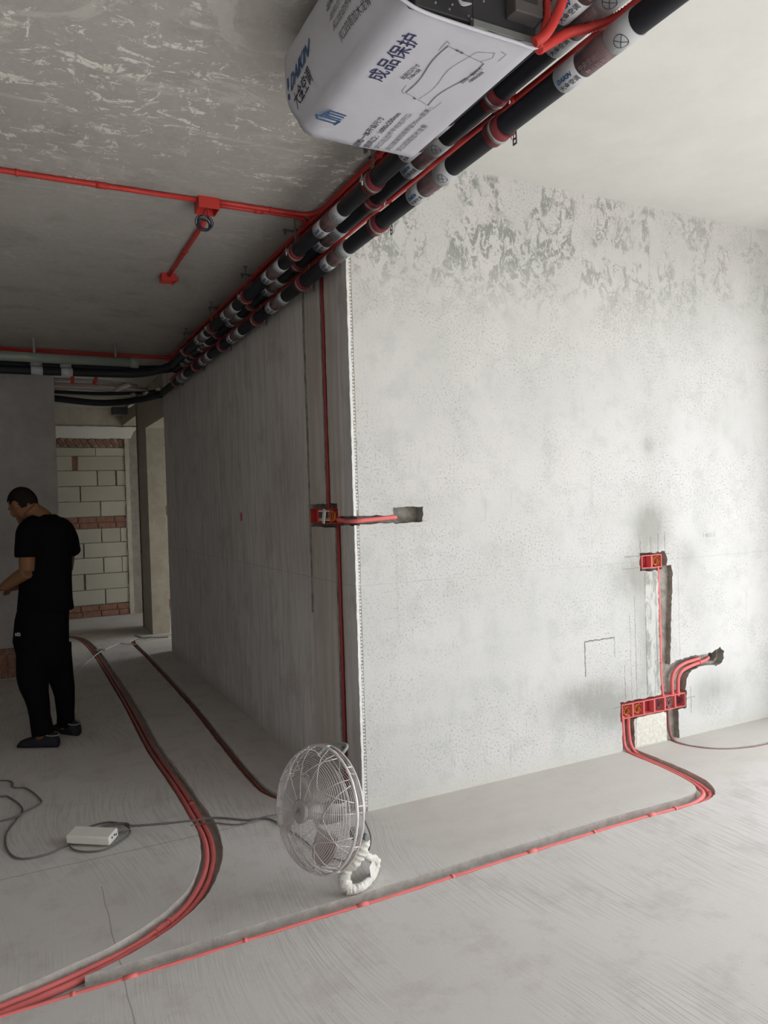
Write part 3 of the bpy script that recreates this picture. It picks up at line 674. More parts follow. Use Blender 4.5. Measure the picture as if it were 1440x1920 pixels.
simple_pipe('water_pipe', 'upper white plastic pipe above the corridor opening', [(-1.06, 5.0, 2.835), (-.7, 5.0, 2.835), (-.40, 5.02, 2.825), (-.2, 5.15, 2.82)], .020, PVCW)
simple_pipe('water_pipe', 'pinkish pipe between two white pipes above the corridor opening', [(-1.06, 4.98, 2.785), (-.5, 4.98, 2.78), (-.1, 5.1, 2.78)], .020, PINK)
simple_pipe('water_pipe', 'lower white plastic pipe above the corridor opening', [(-1.06, 4.96, 2.735), (-.7, 4.96, 2.73), (-.38, 5.05, 2.72), (-.1, 5.25, 2.72)], .014, PVCW)
simple_pipe('water_pipe', 'slanting white plastic elbow pipe near the corridor corner', [(-.46, 4.9, 2.72), (-.38, 4.9, 2.77), (-.30, 4.92, 2.80)], .022, PVCW)
simple_pipe('black_hose', 'thin black hose over the corridor opening', [(-1.06, 4.94, 2.70), (-.6, 4.9, 2.69), (-.2, 4.8, 2.70), (-.08, 4.6, 2.70)], .018, RUBBER, cat='hose')
for i, (x_, m_) in enumerate(((-.90, REDBOX), (-.68, RED))):
    simple_pipe('flexible_conduit', ('left' if i == 0 else 'right') + ' short red flexible conduit hanging at the far end crossing', [(x_ + .01, 4.3, 2.90), (x_, 4.32, 2.80), (x_ - .03 * i, 4.36, 2.70)], .016, m_, cat='conduit')
jb3 = empty('pump_box', (-.41, 4.88, 2.49), 'small dark box hung below the hoses over the corridor opening', 'box')
link('box_body', NB(-.50, -.34, 4.84, 4.92, 2.475, 2.552, bev=.012), CASE, jb3); link('steel_joint', TB([(-.34, 4.86, 2.56), (-.28, 4.84, 2.60), (-.22, 4.8, 2.63)], .018, 10), STEEL, jb3)
for i, (a, b, c) in enumerate(((-.30, 4.7, 2.66), (-.20, 4.55, 2.665), (-.12, 4.3, 2.67))):
    t = empty('pipe_joint', (a, b, c), 'shiny steel pipe joint at the corridor corner, %s from the left' % ('first', 'second', 'third')[i], 'pipe joint', 'steel joints')
    link('joint_body', TB([(a - .03, b, c), (a + .03, b - .02, c)], .022, 6, 0), STEEL, t); link('valve_stem', TB([(a, b, c), (a, b - .02, c + .035)], .007, 8, 0), STEEL, t)
for i, x_ in enumerate((-1.25, -.62)):
    b = NB(x_ - .008, x_ + .008, 3.452, 3.468, 2.795, 2.92); tag(link('pipe_hanger', b, DSTEEL), ('left' if i == 0 else 'right') + ' dark steel hanger above the grey green drain pipe', 'hanger', 'drain pipe hangers')

# ================================================================== WRAPPED CEILING UNIT
ac = empty('ceiling_unit', (-.47, -1.45, 2.62), 'air conditioning unit under the ceiling, wrapped in printed white protective film', 'air conditioner')
YN, YF = -1.775, -1.10
def film_bottom(x, y):
    s = max(0.0, min(1.0, (x + .64) / .12)); return 2.62 + .006 * noise.noise(Vector((x * 7, y * 5, 3))) * s
def film_left(z): return -.655 - .036 * math.sin(min(1.0, max(0.0, (z - 2.65) / .09)) * math.pi / 2)
sec_ = []
for k in range(9): sec_.append(('R', -.249 + .004 * math.sin(k), 2.86 - k * (.22 / 8)))
for k in range(1, 5): a = R(90 * k / 5); sec_.append(('r', -.264 + .015 * math.cos(a), 2.635 - .015 * math.sin(a)))
for k in range(19): sec_.append(('B', -.266 - k * (.335 / 18), 2.62))
for k in range(1, 8):
    a = R(90 + 84 * k / 8); sec_.append(('c', -.601 + .054 * math.cos(a), 2.674 - .054 * math.sin(a)))
for k in range(1, 13):
    z_ = 2.668 + k * (.17 / 12); sec_.append(('L', film_left(z_), z_))
for k in range(1, 6): a = R(90 * k / 5); sec_.append(('t', -.676 - .015 * math.cos(a), 2.838 + .018 * math.sin(a)))
for k in range(1, 7): sec_.append(('t', -.676 + k * .06, 2.857))
fb = bmesh.new(); cols = []
NYS = 26
for j in range(NYS + 1):
    t = j / NYS; y = YN + (YF - YN) * t; ringv = []
    dend = YF - y; inset = 0 if dend > .03 else .03 - math.sqrt(max(0, .03 ** 2 - (.03 - dend) ** 2))
    for i, (kd, x, z_) in enumerate(sec_):
        p = Vector((x, y, z_))
        if kd == 'B': p.z = film_bottom(x, y)
        if kd == 'L': p.x += .009 * noise.noise(Vector((y * 6, z_ * 6, 1))) ; 
        if j == 0: p.y += .006 * math.sin(i * .8) + .008 * noise.noise(Vector((i * .3, 0, 0)))
        p.x += inset * (1 if x < -.4 else -1) * min(1, abs(x + .45) / .1); p.z += inset * (1 if z_ < 2.66 else 0)
        ringv.append(fb.verts.new(p))
    cols.append(ringv)
for a, b in zip(cols[:-1], cols[1:]):
    for i in range(len(sec_) - 1): fb.faces.new((a[i], a[i + 1], b[i + 1], b[i]))
fb.faces.new(cols[-1])
bmesh.ops.triangulate(fb, faces=[f for f in fb.faces if len(f.verts) > 4])
film = link('protective_film', fb, FILM, ac, True)
lip = bmesh.new()
tube(lip, spline([(-.66, YN - .002, 2.64), (-.6, YN - .006, 2.618), (-.5, YN - .002, 2.616), (-.4, YN - .004, 2.613), (-.33, YN - .010, 2.608), (-.28, YN - .006, 2.610), (-.25, YN - .004, 2.625)], 6), [.005] * 37, 6)
link('film_edge_roll', lip, FILM, film)
link('metal_casing', NB(-.60, -.256, YN + .012, YF - .05, 2.640, 2.85, bev=.004), CASE, ac)
link('galvanised_flange', NB(-.45, -.252, YN - .004, YN + .012, 2.6225, 2.640, bev=.001), GALV, ac)
sm_ = bmesh.new(); box(sm_, -.4415, -.4395, YN + .0105, YN + .0125, 2.642, 2.85); link('casing_seam', sm_, INK, ac)
cbx = link('control_box', NB(-.345, -.262, YN - .03, YN + .012, 2.672, 2.78, bev=.003), CASE2, ac)
link('box_label', NB(-.335, -.28, YN - .0315, YN - .0300, 2.70, 2.76), CASE, cbx)
for x_, z_ in ((-.500, 2.668), (-.508, 2.655), (-.455, 2.652), (-.446, 2.647), (-.432, 2.640), (-.546, 2.660), (-.41, 2.70), (-.395, 2.64)):
    b = bmesh.new(); bmesh.ops.create_icosphere(b, subdivisions=1, radius=.0035, matrix=Matrix.Translation((x_, YN + .011, z_))); link('screw', b, STEEL, ac)
vb = bmesh.new(); tube(vb, spline([(-.535, YN + .01, 2.72), (-.53, YN - .025, 2.71), (-.525, YN - .03, 2.69), (-.52, YN - .02, 2.66)], 5), .008, 8); tube(vb, [Vector((-.56, YN - .02, 2.675)), Vector((-.505, YN - .02, 2.665))], .005, 8)
link('valve', vb, STEEL, ac)
link('copper_pipe_end', TB([(-.50, YN + .01, 2.71), (-.49, YN - .05, 2.70), (-.47, YN - .12, 2.73)], .018, 12), CASE, ac)
ww = bmesh.new()
for k in range(3): tube(ww, spline([(-.515 + .004 * k, YN - .02, 2.67), (-.50, YN - .03, 2.650 - .004 * k), (-.48 + .003 * k, YN - .03, 2.652), (-.465, YN - .01, 2.668)], 5), .0016, 5)
link('wires', ww, LABELW, ac)
# printing on the film, seen from below (reads towards the camera, letter tops to the left)
def on_bottom(bm, name, mat):
    for v in bm.verts: v.co.z = film_bottom(v.co.x, v.co.y) - .0018
    return link(name, bm, mat, film)
UB, VB = (0.12, -.993, 0), (-.993, -.12, 0)
UB, VB = (.03, -1, 0), (-1, -.03, 0)
on_bottom(text_bm('成品保护', .058, UB, VB, (-.550, -1.480, 2.6), .0003, 0, .95), 'headline_lettering', INKNAVY)
UB, VB = (0.12, -.993, 0), (-.993, -.12, 0)
small = [('回检一体开设尺寸', -.455, -1.130, .0235, .00025), ('回风口：1000x250mm', -.421, -1.134, .0235, .00025), ('风口左边齐平向右开口', -.388, -1.140, .0222, 0), ('风口距离四周预留30mm距离', -.350, -1.141, .0212, 0), ('风口四周加木龙骨', -.314, -1.150, .0222, 0)]
US, VS = (.0, -1, 0), (-1, 0, 0)
for s, x_, y_, sz, bd in small: on_bottom(text_bm(s, sz, US, VS, (x_, y_, 2.6), bd, 0, 1.0), 'instruction_lettering', INKLINE if not bd else INK)
# open-door symbol
sy = bmesh.new()
strokes(sy, [[(0, 0), (0, .062), (.018, .075), (.018, 0), (0, 0)], [(.018, .062), (.056, .050), (.056, 0)], [(.029, 0), (.029, .050)], [(.029, .050), (.043, .046), (.043, 0)], [(-.006, 0), (.018, -.004)]], .0062, UB, VB, (-.575, -1.232, 2.6))
on_bottom(sy, 'door_symbol', INKBLUE)
# drawing of the outlet
dr = bmesh.new()
arc = lambda a, b, h: [(a[0] + (b[0] - a[0]) * t + h * math.sin(2 * math.pi * t), a[1] + (b[1] - a[1]) * t) for t in [i / 10 for i in range(11)]]
dd = [((-.466, -1.465), (-.468, -1.69), .006), ((-.4645, -1.465), (-.4665, -1.69), .006), ((-.415, -1.45), (-.400, -1.66), .008), ((-.372, -1.425), (-.345, -1.665), -.009), ((-.3705, -1.425), (-.3435, -1.665), -.009)]
ln = [arc(a, b, h) for a, b, h in dd] + [[(-.466, -1.465), (-.372, -1.425)], [(-.468, -1.69), (-.345, -1.665)], [(-.478, -1.465), (-.480, -1.495)], [(-.478, -1.465), (-.468, -1.460)], [(-.478, -1.705), (-.480, -1.665)], [(-.478, -1.705), (-.468, -1.698)],
      [(-.400, -1.66), (-.388, -1.70), (-.345, -1.715), (-.338, -1.695), (-.356, -1.668)], [(-.332, -1.725), (-.315, -1.722), (-.316, -1.69)], [(-.362, -1.415), (-.348, -1.415), (-.344, -1.455)]]
strokes(dr, ln, .0014, (1, 0, 0), (0, 1, 0), (0, 0, 2.6))
strokes(dr, [[(-.43, -1.449), (-.426, -1.447)], [(-.44, -1.686), (-.436, -1.685)], [(-.425, -1.683), (-.421, -1.682)]], .006, (1, 0, 0), (0, 1, 0), (0, 0, 2.6))
on_bottom(dr, 'outlet_drawing', INKLINE)
on_bottom(text_bm('出风口尺寸', .0155, UB, VB, (-.499, -1.515, 2.6), .0002), 'size_lettering', INK); on_bottom(text_bm('710x150', .0150, UB, VB, (-.483, -1.522, 2.6), .0003), 'size_lettering', INK)
on_bottom(text_bm('回检一体尺寸', .0145, (.1, -.995, 0), (-.995, -.1, 0), (-.342, -1.560, 2.6), .0002), 'size_lettering', INK); on_bottom(text_bm('1000x255', .0150, (.1, -.995, 0), (-.995, -.1, 0), (-.325, -1.572, 2.6), .0003), 'size_lettering', INK)
def on_left(bm, name, mat):
    for v in bm.verts: v.co.x = film_left(v.co.z) + .009 * noise.noise(Vector((v.co.y * 6, v.co.z * 6, 1))) - .0022
    return link(name, bm, mat, film)
on_left(text_bm('DAIKIN', .058, (0, -1, .1), (0, 0, 1), (0, -1.168, 2.720), .0018, .3, .86), 'brand_lettering', INKBLUE)
tri = bmesh.new(); strokes(tri, [[(0, 0), (.006, .045)]], .014, (0, -1, 0), (0, 0, 1), (0, -1.146, 2.715)); on_left(tri, 'brand_mark', INKBLUE)
on_left(text_bm('大金空调', .040, (0, -1, .1), (0, 0, 1), (0, -1.170, 2.672), .0004, 0, .92), 'brand_lettering', INK)
for i, s in enumerate(('出风口：710x150mm', '风口左边齐平向右开口', '风口四周加木龙骨')):
    on_left(text_bm(s, .024, (0, -1, 0), (0, 0, 1), (0, -1.475 - .018 * i, 2.748 - .036 * i), 0, 0, .9), 'instruction_lettering', INK)
on_left(text_bm('出风口开设尺寸', .024, (0, -1, 0), (0, 0, 1), (0, -1.455, 2.784), .0002, 0, .9), 'instruction_lettering', INKNAVY)
# red flexible conduits beside the unit
def corrugated(label, pts, r, mat=RED):
    P = spline(pts, 22); rr = [r * (1.0 + .13 * (1 if i % 2 else -1)) for i in range(len(P))]
    b = bmesh.new(); tube(b, P, rr, 12)
    return tag(link('flexible_conduit', b, mat), label, 'conduit')
corrugated('red corrugated conduit hanging beside the dark casing of the wrapped unit', [(-.30, -1.815, 2.60), (-.272, -1.825, 2.622), (-.245, -1.835, 2.67), (-.222, -1.84, 2.74), (-.21, -1.80, 2.85)], .0115)
corrugated('second red corrugated conduit end behind the hanging one', [(-.275, -1.80, 2.606), (-.262, -1.80, 2.64), (-.245, -1.80, 2.70), (-.235, -1.78, 2.80)], .008)
corrugated('red conduit bowed from the wrapped unit across the black pipes', [(-.245, -1.765, 2.625), (-.205, -1.75, 2.655), (-.15, -1.76, 2.69), (-.10, -1.79, 2.700), (-.05, -1.84, 2.712), (-.02, -1.93, 2.73)], .0125)

# ================================================================== CONDUITS IN THE FLOOR CHASES
ZF = -.0235
A1 = [(-2.3, -.86), (-1.95, -.765), (-1.553, -.682), (-1.441, -.658), (-1.319, -.624), (-1.161, -.566), (-1.04, -.49), (-.935, -.396), (-.85, -.262), (-.79, -.125), (-.752, .015), (-.728, .191), (-.722, .5), (-.722, .9), (-.738, 1.6), (-.722, 2.7), (-.715, 4.0), (-.726, 5.1), (-.765, 5.9), (-.85, 6.3), (-1.02, 6.45)]
A2 = [(-2.3, -.90), (-1.95, -.80), (-1.553, -.716), (-1.442, -.693), (-1.323, -.658), (-1.206, -.61), (-1.143, -.575), (-1.03, -.52), (-.925, -.425), (-.828, -.286), (-.765, -.136), (-.722, .02), (-.698, .205), (-.692, .456), (-.693, .884), (-.708, 1.64), (-.692, 2.7), (-.688, 4.0), (-.698, 5.1), (-.737, 5.9), (-.825, 6.3), (-1.0, 6.5)]
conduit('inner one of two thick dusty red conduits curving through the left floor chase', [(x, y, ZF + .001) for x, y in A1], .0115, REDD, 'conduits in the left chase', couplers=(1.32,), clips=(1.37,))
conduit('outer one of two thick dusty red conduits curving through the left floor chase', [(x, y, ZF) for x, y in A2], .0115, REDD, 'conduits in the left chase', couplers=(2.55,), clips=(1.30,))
B1 = [(-2.3, -.785), (-1.9, -.772), (-1.553, -.766), (-1.342, -.762), (-1.107, -.76), (-.64, -.746), (-.215, -.743), (.304, -.726), (.997, -.712), (1.30, -.716), (1.43, -.713), (1.545, -.668), (1.60, -.60), (1.642, -.47), (1.668, -.285), (1.683, -.12), (1.690, -.03), (1.691, .008)]
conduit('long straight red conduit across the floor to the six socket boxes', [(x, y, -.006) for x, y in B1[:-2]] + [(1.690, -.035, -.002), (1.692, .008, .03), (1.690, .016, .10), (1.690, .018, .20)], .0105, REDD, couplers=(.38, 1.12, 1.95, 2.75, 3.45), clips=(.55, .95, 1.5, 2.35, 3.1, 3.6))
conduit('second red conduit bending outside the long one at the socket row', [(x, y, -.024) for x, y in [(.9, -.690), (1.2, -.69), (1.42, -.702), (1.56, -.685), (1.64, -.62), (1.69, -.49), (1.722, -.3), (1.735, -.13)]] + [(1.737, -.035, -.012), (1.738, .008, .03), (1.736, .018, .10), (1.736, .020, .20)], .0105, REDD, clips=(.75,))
C1 = [(.22, .0), (-.0, .215), (-.06, .232), (-.17, .27), (-.272, .35), (-.335, .51), (-.346, .742), (-.336, 1.23), (-.294, 2.66), (-.287, 4.45), (-.296, 5.45), (-.25, 5.68), (-.13, 5.75), (.25, 5.76)]
conduit('left one of two thin dark conduits in the corridor wall side chase', [(x, y, -.020) for x, y in C1[1:]], .008, DUSTY, 'conduits beside the corridor wall')
conduit('right one of two thin dark conduits in the corridor wall side chase', [(x + .021, y + .002, -.020) for x, y in C1[3:-4]] + [(-.268, 5.44, -.02), (-.225, 5.655, -.02), (-.12, 5.73, -.02), (.25, 5.735, -.02)], .008, DUSTY, 'conduits beside the corridor wall')
conduit('thin red conduit leaving the socket row to the right edge across the floor', [(2.055, .016, .20), (2.056, .016, .10), (2.060, .006, .03), (2.062, -.03, -.004), (2.063, -.11, -.011), (2.112, -.20, -.011), (2.19, -.27, -.011), (2.33, -.32, -.011), (2.495, -.335, -.011), (2.85, -.33, -.011)], .009, plain('brown_dusty_conduit', (.30, .13, .12), .7))

# ================================================================== SOCKET BOXES
def gang_row(label, n, x0, z0, wd, ht, wires, loc):
    t = empty('socket_box_row', loc, label, 'socket box')
    for i in range(n):
        a = x0 + i * wd
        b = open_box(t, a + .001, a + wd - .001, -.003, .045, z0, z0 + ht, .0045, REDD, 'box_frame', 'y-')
        link('box_inside', NB(a + .0055, a + wd - .0055, .036, .0405, z0 + .0045, z0 + ht - .0045), REDIN, b)
        if wires[i]:
            wb_ = bmesh.new(); cx0 = a + wd / 2; cz = z0 + ht / 2
            for k in range(3):
                rr = .021 + .004 * k; tl = rnd.uniform(-.4, .4)
                tube(wb_, [Vector((cx0 + rr * math.cos(q) + .006 * k - .006, .018 - .006 * k + .008 * math.sin(q + k), cz + rr * .95 * math.sin(q) + .006 * tl)) for q in [2 * math.pi * j / 18 for j in range(18)]], .0014, 5, True)
            tube(wb_, spline([(cx0, .034, cz), (cx0 + .01, .012, cz + .018), (cx0 + .02, .004, cz - .01)], 4), .0014, 5)
            link('wire_loops', wb_, wires[i], b)
    return t
gang_row('row of six red socket boxes near the foot of the bright wall', 6, 1.668, .187, .0863, .084, [YEL, YEL, None, CORD, GRNW, BLUEW], (1.93, 0, .187))
gang_row('pair of red socket boxes higher on the bright wall, above the row of six', 2, 1.852, 1.052, .0815, .078, [None, YEL], (1.93, 0, 1.052))
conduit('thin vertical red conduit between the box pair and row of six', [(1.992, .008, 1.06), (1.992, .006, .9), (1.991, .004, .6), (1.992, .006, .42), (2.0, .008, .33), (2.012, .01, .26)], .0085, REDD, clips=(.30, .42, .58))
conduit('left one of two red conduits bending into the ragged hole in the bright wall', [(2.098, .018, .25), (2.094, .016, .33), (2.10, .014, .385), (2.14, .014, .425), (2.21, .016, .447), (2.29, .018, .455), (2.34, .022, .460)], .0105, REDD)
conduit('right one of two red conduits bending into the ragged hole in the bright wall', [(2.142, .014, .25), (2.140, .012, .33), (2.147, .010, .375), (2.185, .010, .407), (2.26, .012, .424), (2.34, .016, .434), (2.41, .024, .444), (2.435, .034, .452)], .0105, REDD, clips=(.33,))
# four-gang group round the corner on the corridor wall
t = empty('socket_box_row', (.02, .4, 1.39), 'dark red box group at the wall corner holding a terminal block and yellow wires', 'socket box')
for i, (y0, y1) in enumerate(((.478, .572), (.384, .474), (.292, .380), (.192, .288))):
    b = open_box(t, -.002, .045, y0, y1, 1.392, 1.470, .0045, RED if i in (0, 3) else REDBOX, 'box_frame', 'x-')
    if i in (1, 2):
        link('terminal_block', NB(.004, .03, y0 + .008, y1 - .008, 1.402, 1.462, bev=.002), CASE2, b)
        q = bmesh.new()
        for z_ in (1.405, 1.413, 1.452): box(q, .0015, .004, y0 + .012, y1 - .014, z_, z_ + (.005 if z_ < 1.44 else .010))
        link('white_strip', q, PLUG, b)
wbm = bmesh.new()
for k in range(6):
    rr = .022 + .003 * (k % 3); y_ = .245 + .008 * (k % 3)
    tube(wbm, [Vector((.012 - .004 * k + .006 * math.sin(q + k), y_ + rr * math.cos(q), 1.432 + rr * .95 * math.sin(q))) for q in [2 * math.pi * j / 18 for j in range(18)]], .0013, 5, True)
link('wire_loops', wbm, YEL, t)
cc = NB(-.014, -.004, .345, .372, 1.392, 1.468, bev=.002); bmesh.ops.rotate(cc, verts=cc.verts, cent=(-.01, .358, 1.43), matrix=Matrix.Rotation(R(20), 3, 'X')); link('white_connector', cc, PLUG, t)
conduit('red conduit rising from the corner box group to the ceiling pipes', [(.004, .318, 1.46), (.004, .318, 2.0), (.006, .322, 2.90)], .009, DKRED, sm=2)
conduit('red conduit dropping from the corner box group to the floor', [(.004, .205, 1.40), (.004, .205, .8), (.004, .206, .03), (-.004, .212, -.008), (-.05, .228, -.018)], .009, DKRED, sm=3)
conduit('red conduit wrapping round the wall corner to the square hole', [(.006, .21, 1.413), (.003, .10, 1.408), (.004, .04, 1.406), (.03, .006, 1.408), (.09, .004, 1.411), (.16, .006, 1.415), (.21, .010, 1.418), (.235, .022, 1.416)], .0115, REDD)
t = tag(link('switch_hook', NB(-.004, .012, 1.935, 1.962, 1.398, 1.442, bev=.002), REDBOX), 'tiny dark box set in the corridor wall beyond the box group', 'box')
# faint pencil note on the bright wall
link('pencil_note', text_bm('H653', .045, (1, 0, 0), (0, 0, 1), (2.37, -.0015, 1.212), -.001, .1, 1.1), GRNW, wall_right)

# ================================================================== FLOOR FAN
FC = Vector((-.452, -.585, .325)); FN = Vector((-.9655, -.259, .17)).normalized(); FS = Vector((0, 0, 1)).cross(FN).normalized(); FU = FN.cross(FS)
fan = empty('floor_fan', (-.36, -.64, 0), 'metal floor fan with round wire cage beside the wall corner', 'fan')
def fp(r, a, d): return FC + (FS * math.cos(a) + FU * math.sin(a)) * r + FN * d
def ringpts(r, d, n=56): return [fp(r, 2 * math.pi * k / n, d) for k in range(n)]
RF = .232
def front_d(r): t = r / RF; return .085 * (1 - t ** 4) ** .5 if t < 1 else 0
def back_d(r): t = r / RF; return -.075 * (1 - t ** 5) ** .5 if t < 1 else 0
def grille(name, prof, r0, n_r, extra):
    b = bmesh.new()
    for i in range(n_r):
        r = r0 + (RF - r0) * (i / n_r); tube(b, ringpts(r, prof(r), 48), .00125, 4, True)
    for k in range(extra):
        a = 2 * math.pi * k / extra + .2
        tube(b, [fp(r0 + (RF - r0) * t, a, prof(r0 + (RF - r0) * t)) for t in [j / 14 for j in range(15)]], .0016, 5)
    o = link(name, b, WIRE, fan); o['kind'] = 'stuff'; return o
grille('front_grille', front_d, .040, 27, 12); grille('back_grille', back_d, .050, 17, 10)
b = bmesh.new()
for k in range(8):      # petal stay wires over the front
    a0 = 2 * math.pi * k / 8 + .1; pts = []
    for j in range(13):
        t = j / 12; a = a0 + (t - .5) * 1.05; r = .135 + (RF - .135) * abs(2 * t - 1) ** 1.6; pts.append(fp(r, a, front_d(min(r, .2315)) + .003))
    tube(b, pts, .0018, 5)
link('stay_wires', b, WIRE, fan)
b = bmesh.new(); tube(b, ringpts(RF + .001, 0), .0055, 8, True); link('rim_hoop', b, WIRE, fan)
b = bmesh.new(); tube(b, ringpts(RF + .003, -.028), .0035, 6, True)
for k in range(10): tube(b, [fp(RF + .003, 2 * math.pi * k / 10 + .3, 0), fp(RF + .003, 2 * math.pi * k / 10 + .3, -.028)], .003, 6)
link('rear_hoop', b, WIRE, fan)
b = bmesh.new(); tube(b, [fp(0, 0, .082), fp(0, 0, .090), fp(0, 0, .093)], [.043, .043, .038], 28); hubc = link('hub_cap', b, plain('hub_cap_grey', (.42, .39, .38), .5, .3), fan)
b = bmesh.new(); strokes(b, [[(-.014, -.011), (-.005, .013), (-.003, -.005), (.008, .013), (.012, -.009)]], .0045, tuple(FS), tuple(FU), tuple(FC + FN * .0945)); link('hub_mark', b, FANDK, hubc)
b = bmesh.new(); tube(b, [fp(0, 0, -.10), fp(0, 0, -.09), fp(0, 0, -.02), fp(0, 0, -.01)], [.045, .062, .062, .05], 28); link('motor', b, FANDK, fan)
b = bmesh.new(); tube(b, [fp(0, 0, -.012), fp(0, 0, .052), fp(0, 0, .060)], [.034, .034, .020], 24); link('blade_hub', b, FANDK, fan)
for k in range(3):
    bb = bmesh.new(); a0 = 2 * math.pi * k / 3 + .95; grid = []
    for i in range(9):
        t = i / 8; r = .03 + .175 * t; half = .28 + .42 * math.sin(min(1, t * 1.1) * math.pi * .62); rowv = []
        for j in range(8):
            s = j / 7 * 2 - 1; a = a0 + s * half + .22 * t; rr = r - (.02 * s * s if i == 8 else 0)
            rowv.append(bb.verts.new(fp(rr, a, .020 + s * (.030 - .010 * t) + .006 * (1 - s * s))))
        grid.append(rowv)
    for p, q in zip(grid[:-1], grid[1:]):
        for j in range(7): bb.faces.new((p[j], p[j + 1], q[j + 1], q[j]))
    o = link('blade', bb, BLADE, fan, True); so = o.modifiers.new('s', 'SOLIDIFY'); so.thickness = .0016
# rear carrying handle, pivot bracket and wrapped stand
hb = bmesh.new(); e1 = fp(.20, R(70), -.06); e2 = fp(.21, R(110), -.06)
tube(hb, spline([tuple(fp(.20, R(124), -.05)), tuple(fp(.235, R(116), -.105)), tuple(fp(.225, R(96), -.13)), tuple(fp(.19, R(96), -.10))], 6), .008, 8); link('carry_handle', hb, BRKT, fan)
brk = bmesh.new(); tube(brk, [Vector((-.345, -.655, .23)), Vector((-.285, -.625, .222))], .014, 8); box(brk, -.335, -.300, -.66, -.61, .195, .235); link('pivot_bracket', brk, BRKT, fan)
kn = bmesh.new(); tube(kn, [Vector((-.300, -.668, .215)), Vector((-.296, -.69, .213))], [.014, .011], 12); link('pivot_knob', kn, BRKT, fan)
def wrapped_tube(name, pts, rads):
    P = spline(pts, 12); n = len(P); rr = []
    for i in range(n):
        t = i / (n - 1) * (len(rads) - 1); k = min(int(t), len(rads) - 2); r = rads[k] + (rads[k + 1] - rads[k]) * (t - k)
        rr.append(r * (1 + .05 * math.sin(i * 1.1) + .22 * noise.noise(Vector((i * .45, 1, 2)))))
    b = bmesh.new(); tube(b, P, rr, 14)
    for v in b.verts: v.co += Vector((noise.noise(v.co * 60), noise.noise(v.co * 60 + Vector((5, 5, 5))), noise.noise(v.co * 60 + Vector((9, 2, 4))))) * .006
    return link(name, b, WRAP, fan, True)
wrapped_tube('wrapped_leg', [(-.292, -.665, .205), (-.315, -.668, .165), (-.340, -.66, .125), (-.368, -.64, .085), (-.378, -.645, .055), (-.372, -.655, .026)], [.020, .026, .024, .019, .025, .021])
wrapped_tube('wrapped_foot_bar', [(-.372, -.655, .024), (-.345, -.665, .021), (-.30, -.655, .020), (-.25, -.615, .021), (-.212, -.57, .024)], [.022, .019, .016, .015, .016])
wrapped_tube('wrapped_brace', [(-.318, -.65, .150), (-.282, -.628, .125), (-.255, -.60, .095), (-.218, -.575, .070), (-.205, -.565, .045), (-.212, -.57, .024)], [.016, .015, .014, .016, .019, .016])
sh = bmesh.new(); q = [(-.262, -.64, .025), (-.216, -.585, .028), (-.222, -.585, .080), (-.262, -.625, .068), (-.268, -.645, .045)]
vs = [sh.verts.new(p) for p in q]; vs2 = [sh.verts.new((p[0] + .004, p[1] + .005, p[2])) for p in q]
sh.faces.new(vs); sh.faces.new(vs2[::-1])
for i in range(5): sh.faces.new((vs[i], vs[(i + 1) % 5], vs2[(i + 1) % 5], vs2[i]))
link('loose_wrap', sh, WRAP, fan)
link('power_cord', TB([tuple(fp(.04, -1.2, -.10)), (-.30, -.56, .27), (-.245, -.52, .235), (-.215, -.505, .18), (-.195, -.50, .12), (-.205, -.49, .06), (-.24, -.46, .012), (-.33, -.32, .006), (-.36, -.1, .005)], .0032, 6), CORD, fan, True)

# ================================================================== POWER STRIP AND CORDS
ps = empty('power_strip', (-1.19, .36, 0), 'white power strip lying tilted on its coiled cord on the floor', 'power strip')
pb = NB(-.105, .105, -.040, .040, 0, .040, bev=.006)
for v in pb.verts: v.co = Matrix.Rotation(R(-36), 3, 'Z') @ (Matrix.Rotation(R(9), 3, 'X') @ v.co) + Vector((-1.19, .335, .014))
link('strip_body', pb, PLUG, ps)
def strip_pt(x, y, z): return Matrix.Rotation(R(-36), 3, 'Z') @ (Matrix.Rotation(R(9), 3, 'X') @ Vector((x, y, z))) + Vector((-1.19, .335, .014))
en = bmesh.new(); 
for dy in (-.015, .005, .02): c0 = strip_pt(.1053, dy, .02 + .006 * math.sin(dy * 300)); box(en, c0.x - .003, c0.x + .003, c0.y - .004, c0.y + .004, c0.z - .004, c0.z + .004)
link('end_sockets', en, CASE2, ps)
cb_ = bmesh.new()
tube(cb_, spline([(-1.27, .37, .02), (-1.20, .50, .006), (-1.11, .515, .008), (-1.04, .43, .012), (-1.03, .33, .010), (-1.08, .27, .006), (-1.16, .22, .006), (-1.25, .26, .006), (-1.285, .34, .008), (-1.25, .44, .012), (-1.15, .46, .012), (-1.06, .44, .016), (-1.00, .41, .007), (-.86, .36, .006), (-.76, .335, .004), (-.64, .30, .006), (-.52, .20, .006), (-.42, .15, .006), (-.36, -.1, .005)], 7), .0042, 6)
tube(cb_, spline([(-1.10, .36, .01), (-1.03, .36, .014), (-1.03, .42, .02), (-1.10, .46, .016), (-1.2, .44, .014), (-1.27, .38, .01)], 6), .0042, 6)
link('coiled_cord', cb_, CORD, ps)
tag(link('loose_cable', TB([(-2.2, 1.2, .005), (-1.75, 1.22, .005), (-1.571, 1.165, .005), (-1.525, 1.121, .005), (-1.468, .921, .005), (-1.498, .778, .005), (-1.539, .635, .005), (-1.539, .479, .005), (-1.511, .359, .005), (-1.46, .307, .005), (-1.376, .308, .005), (-1.30, .35, .006), (-1.26, .38, .010)], .0048, 8), CORD, None, True), 'grey cord looping from the left edge to the power strip', 'cord')
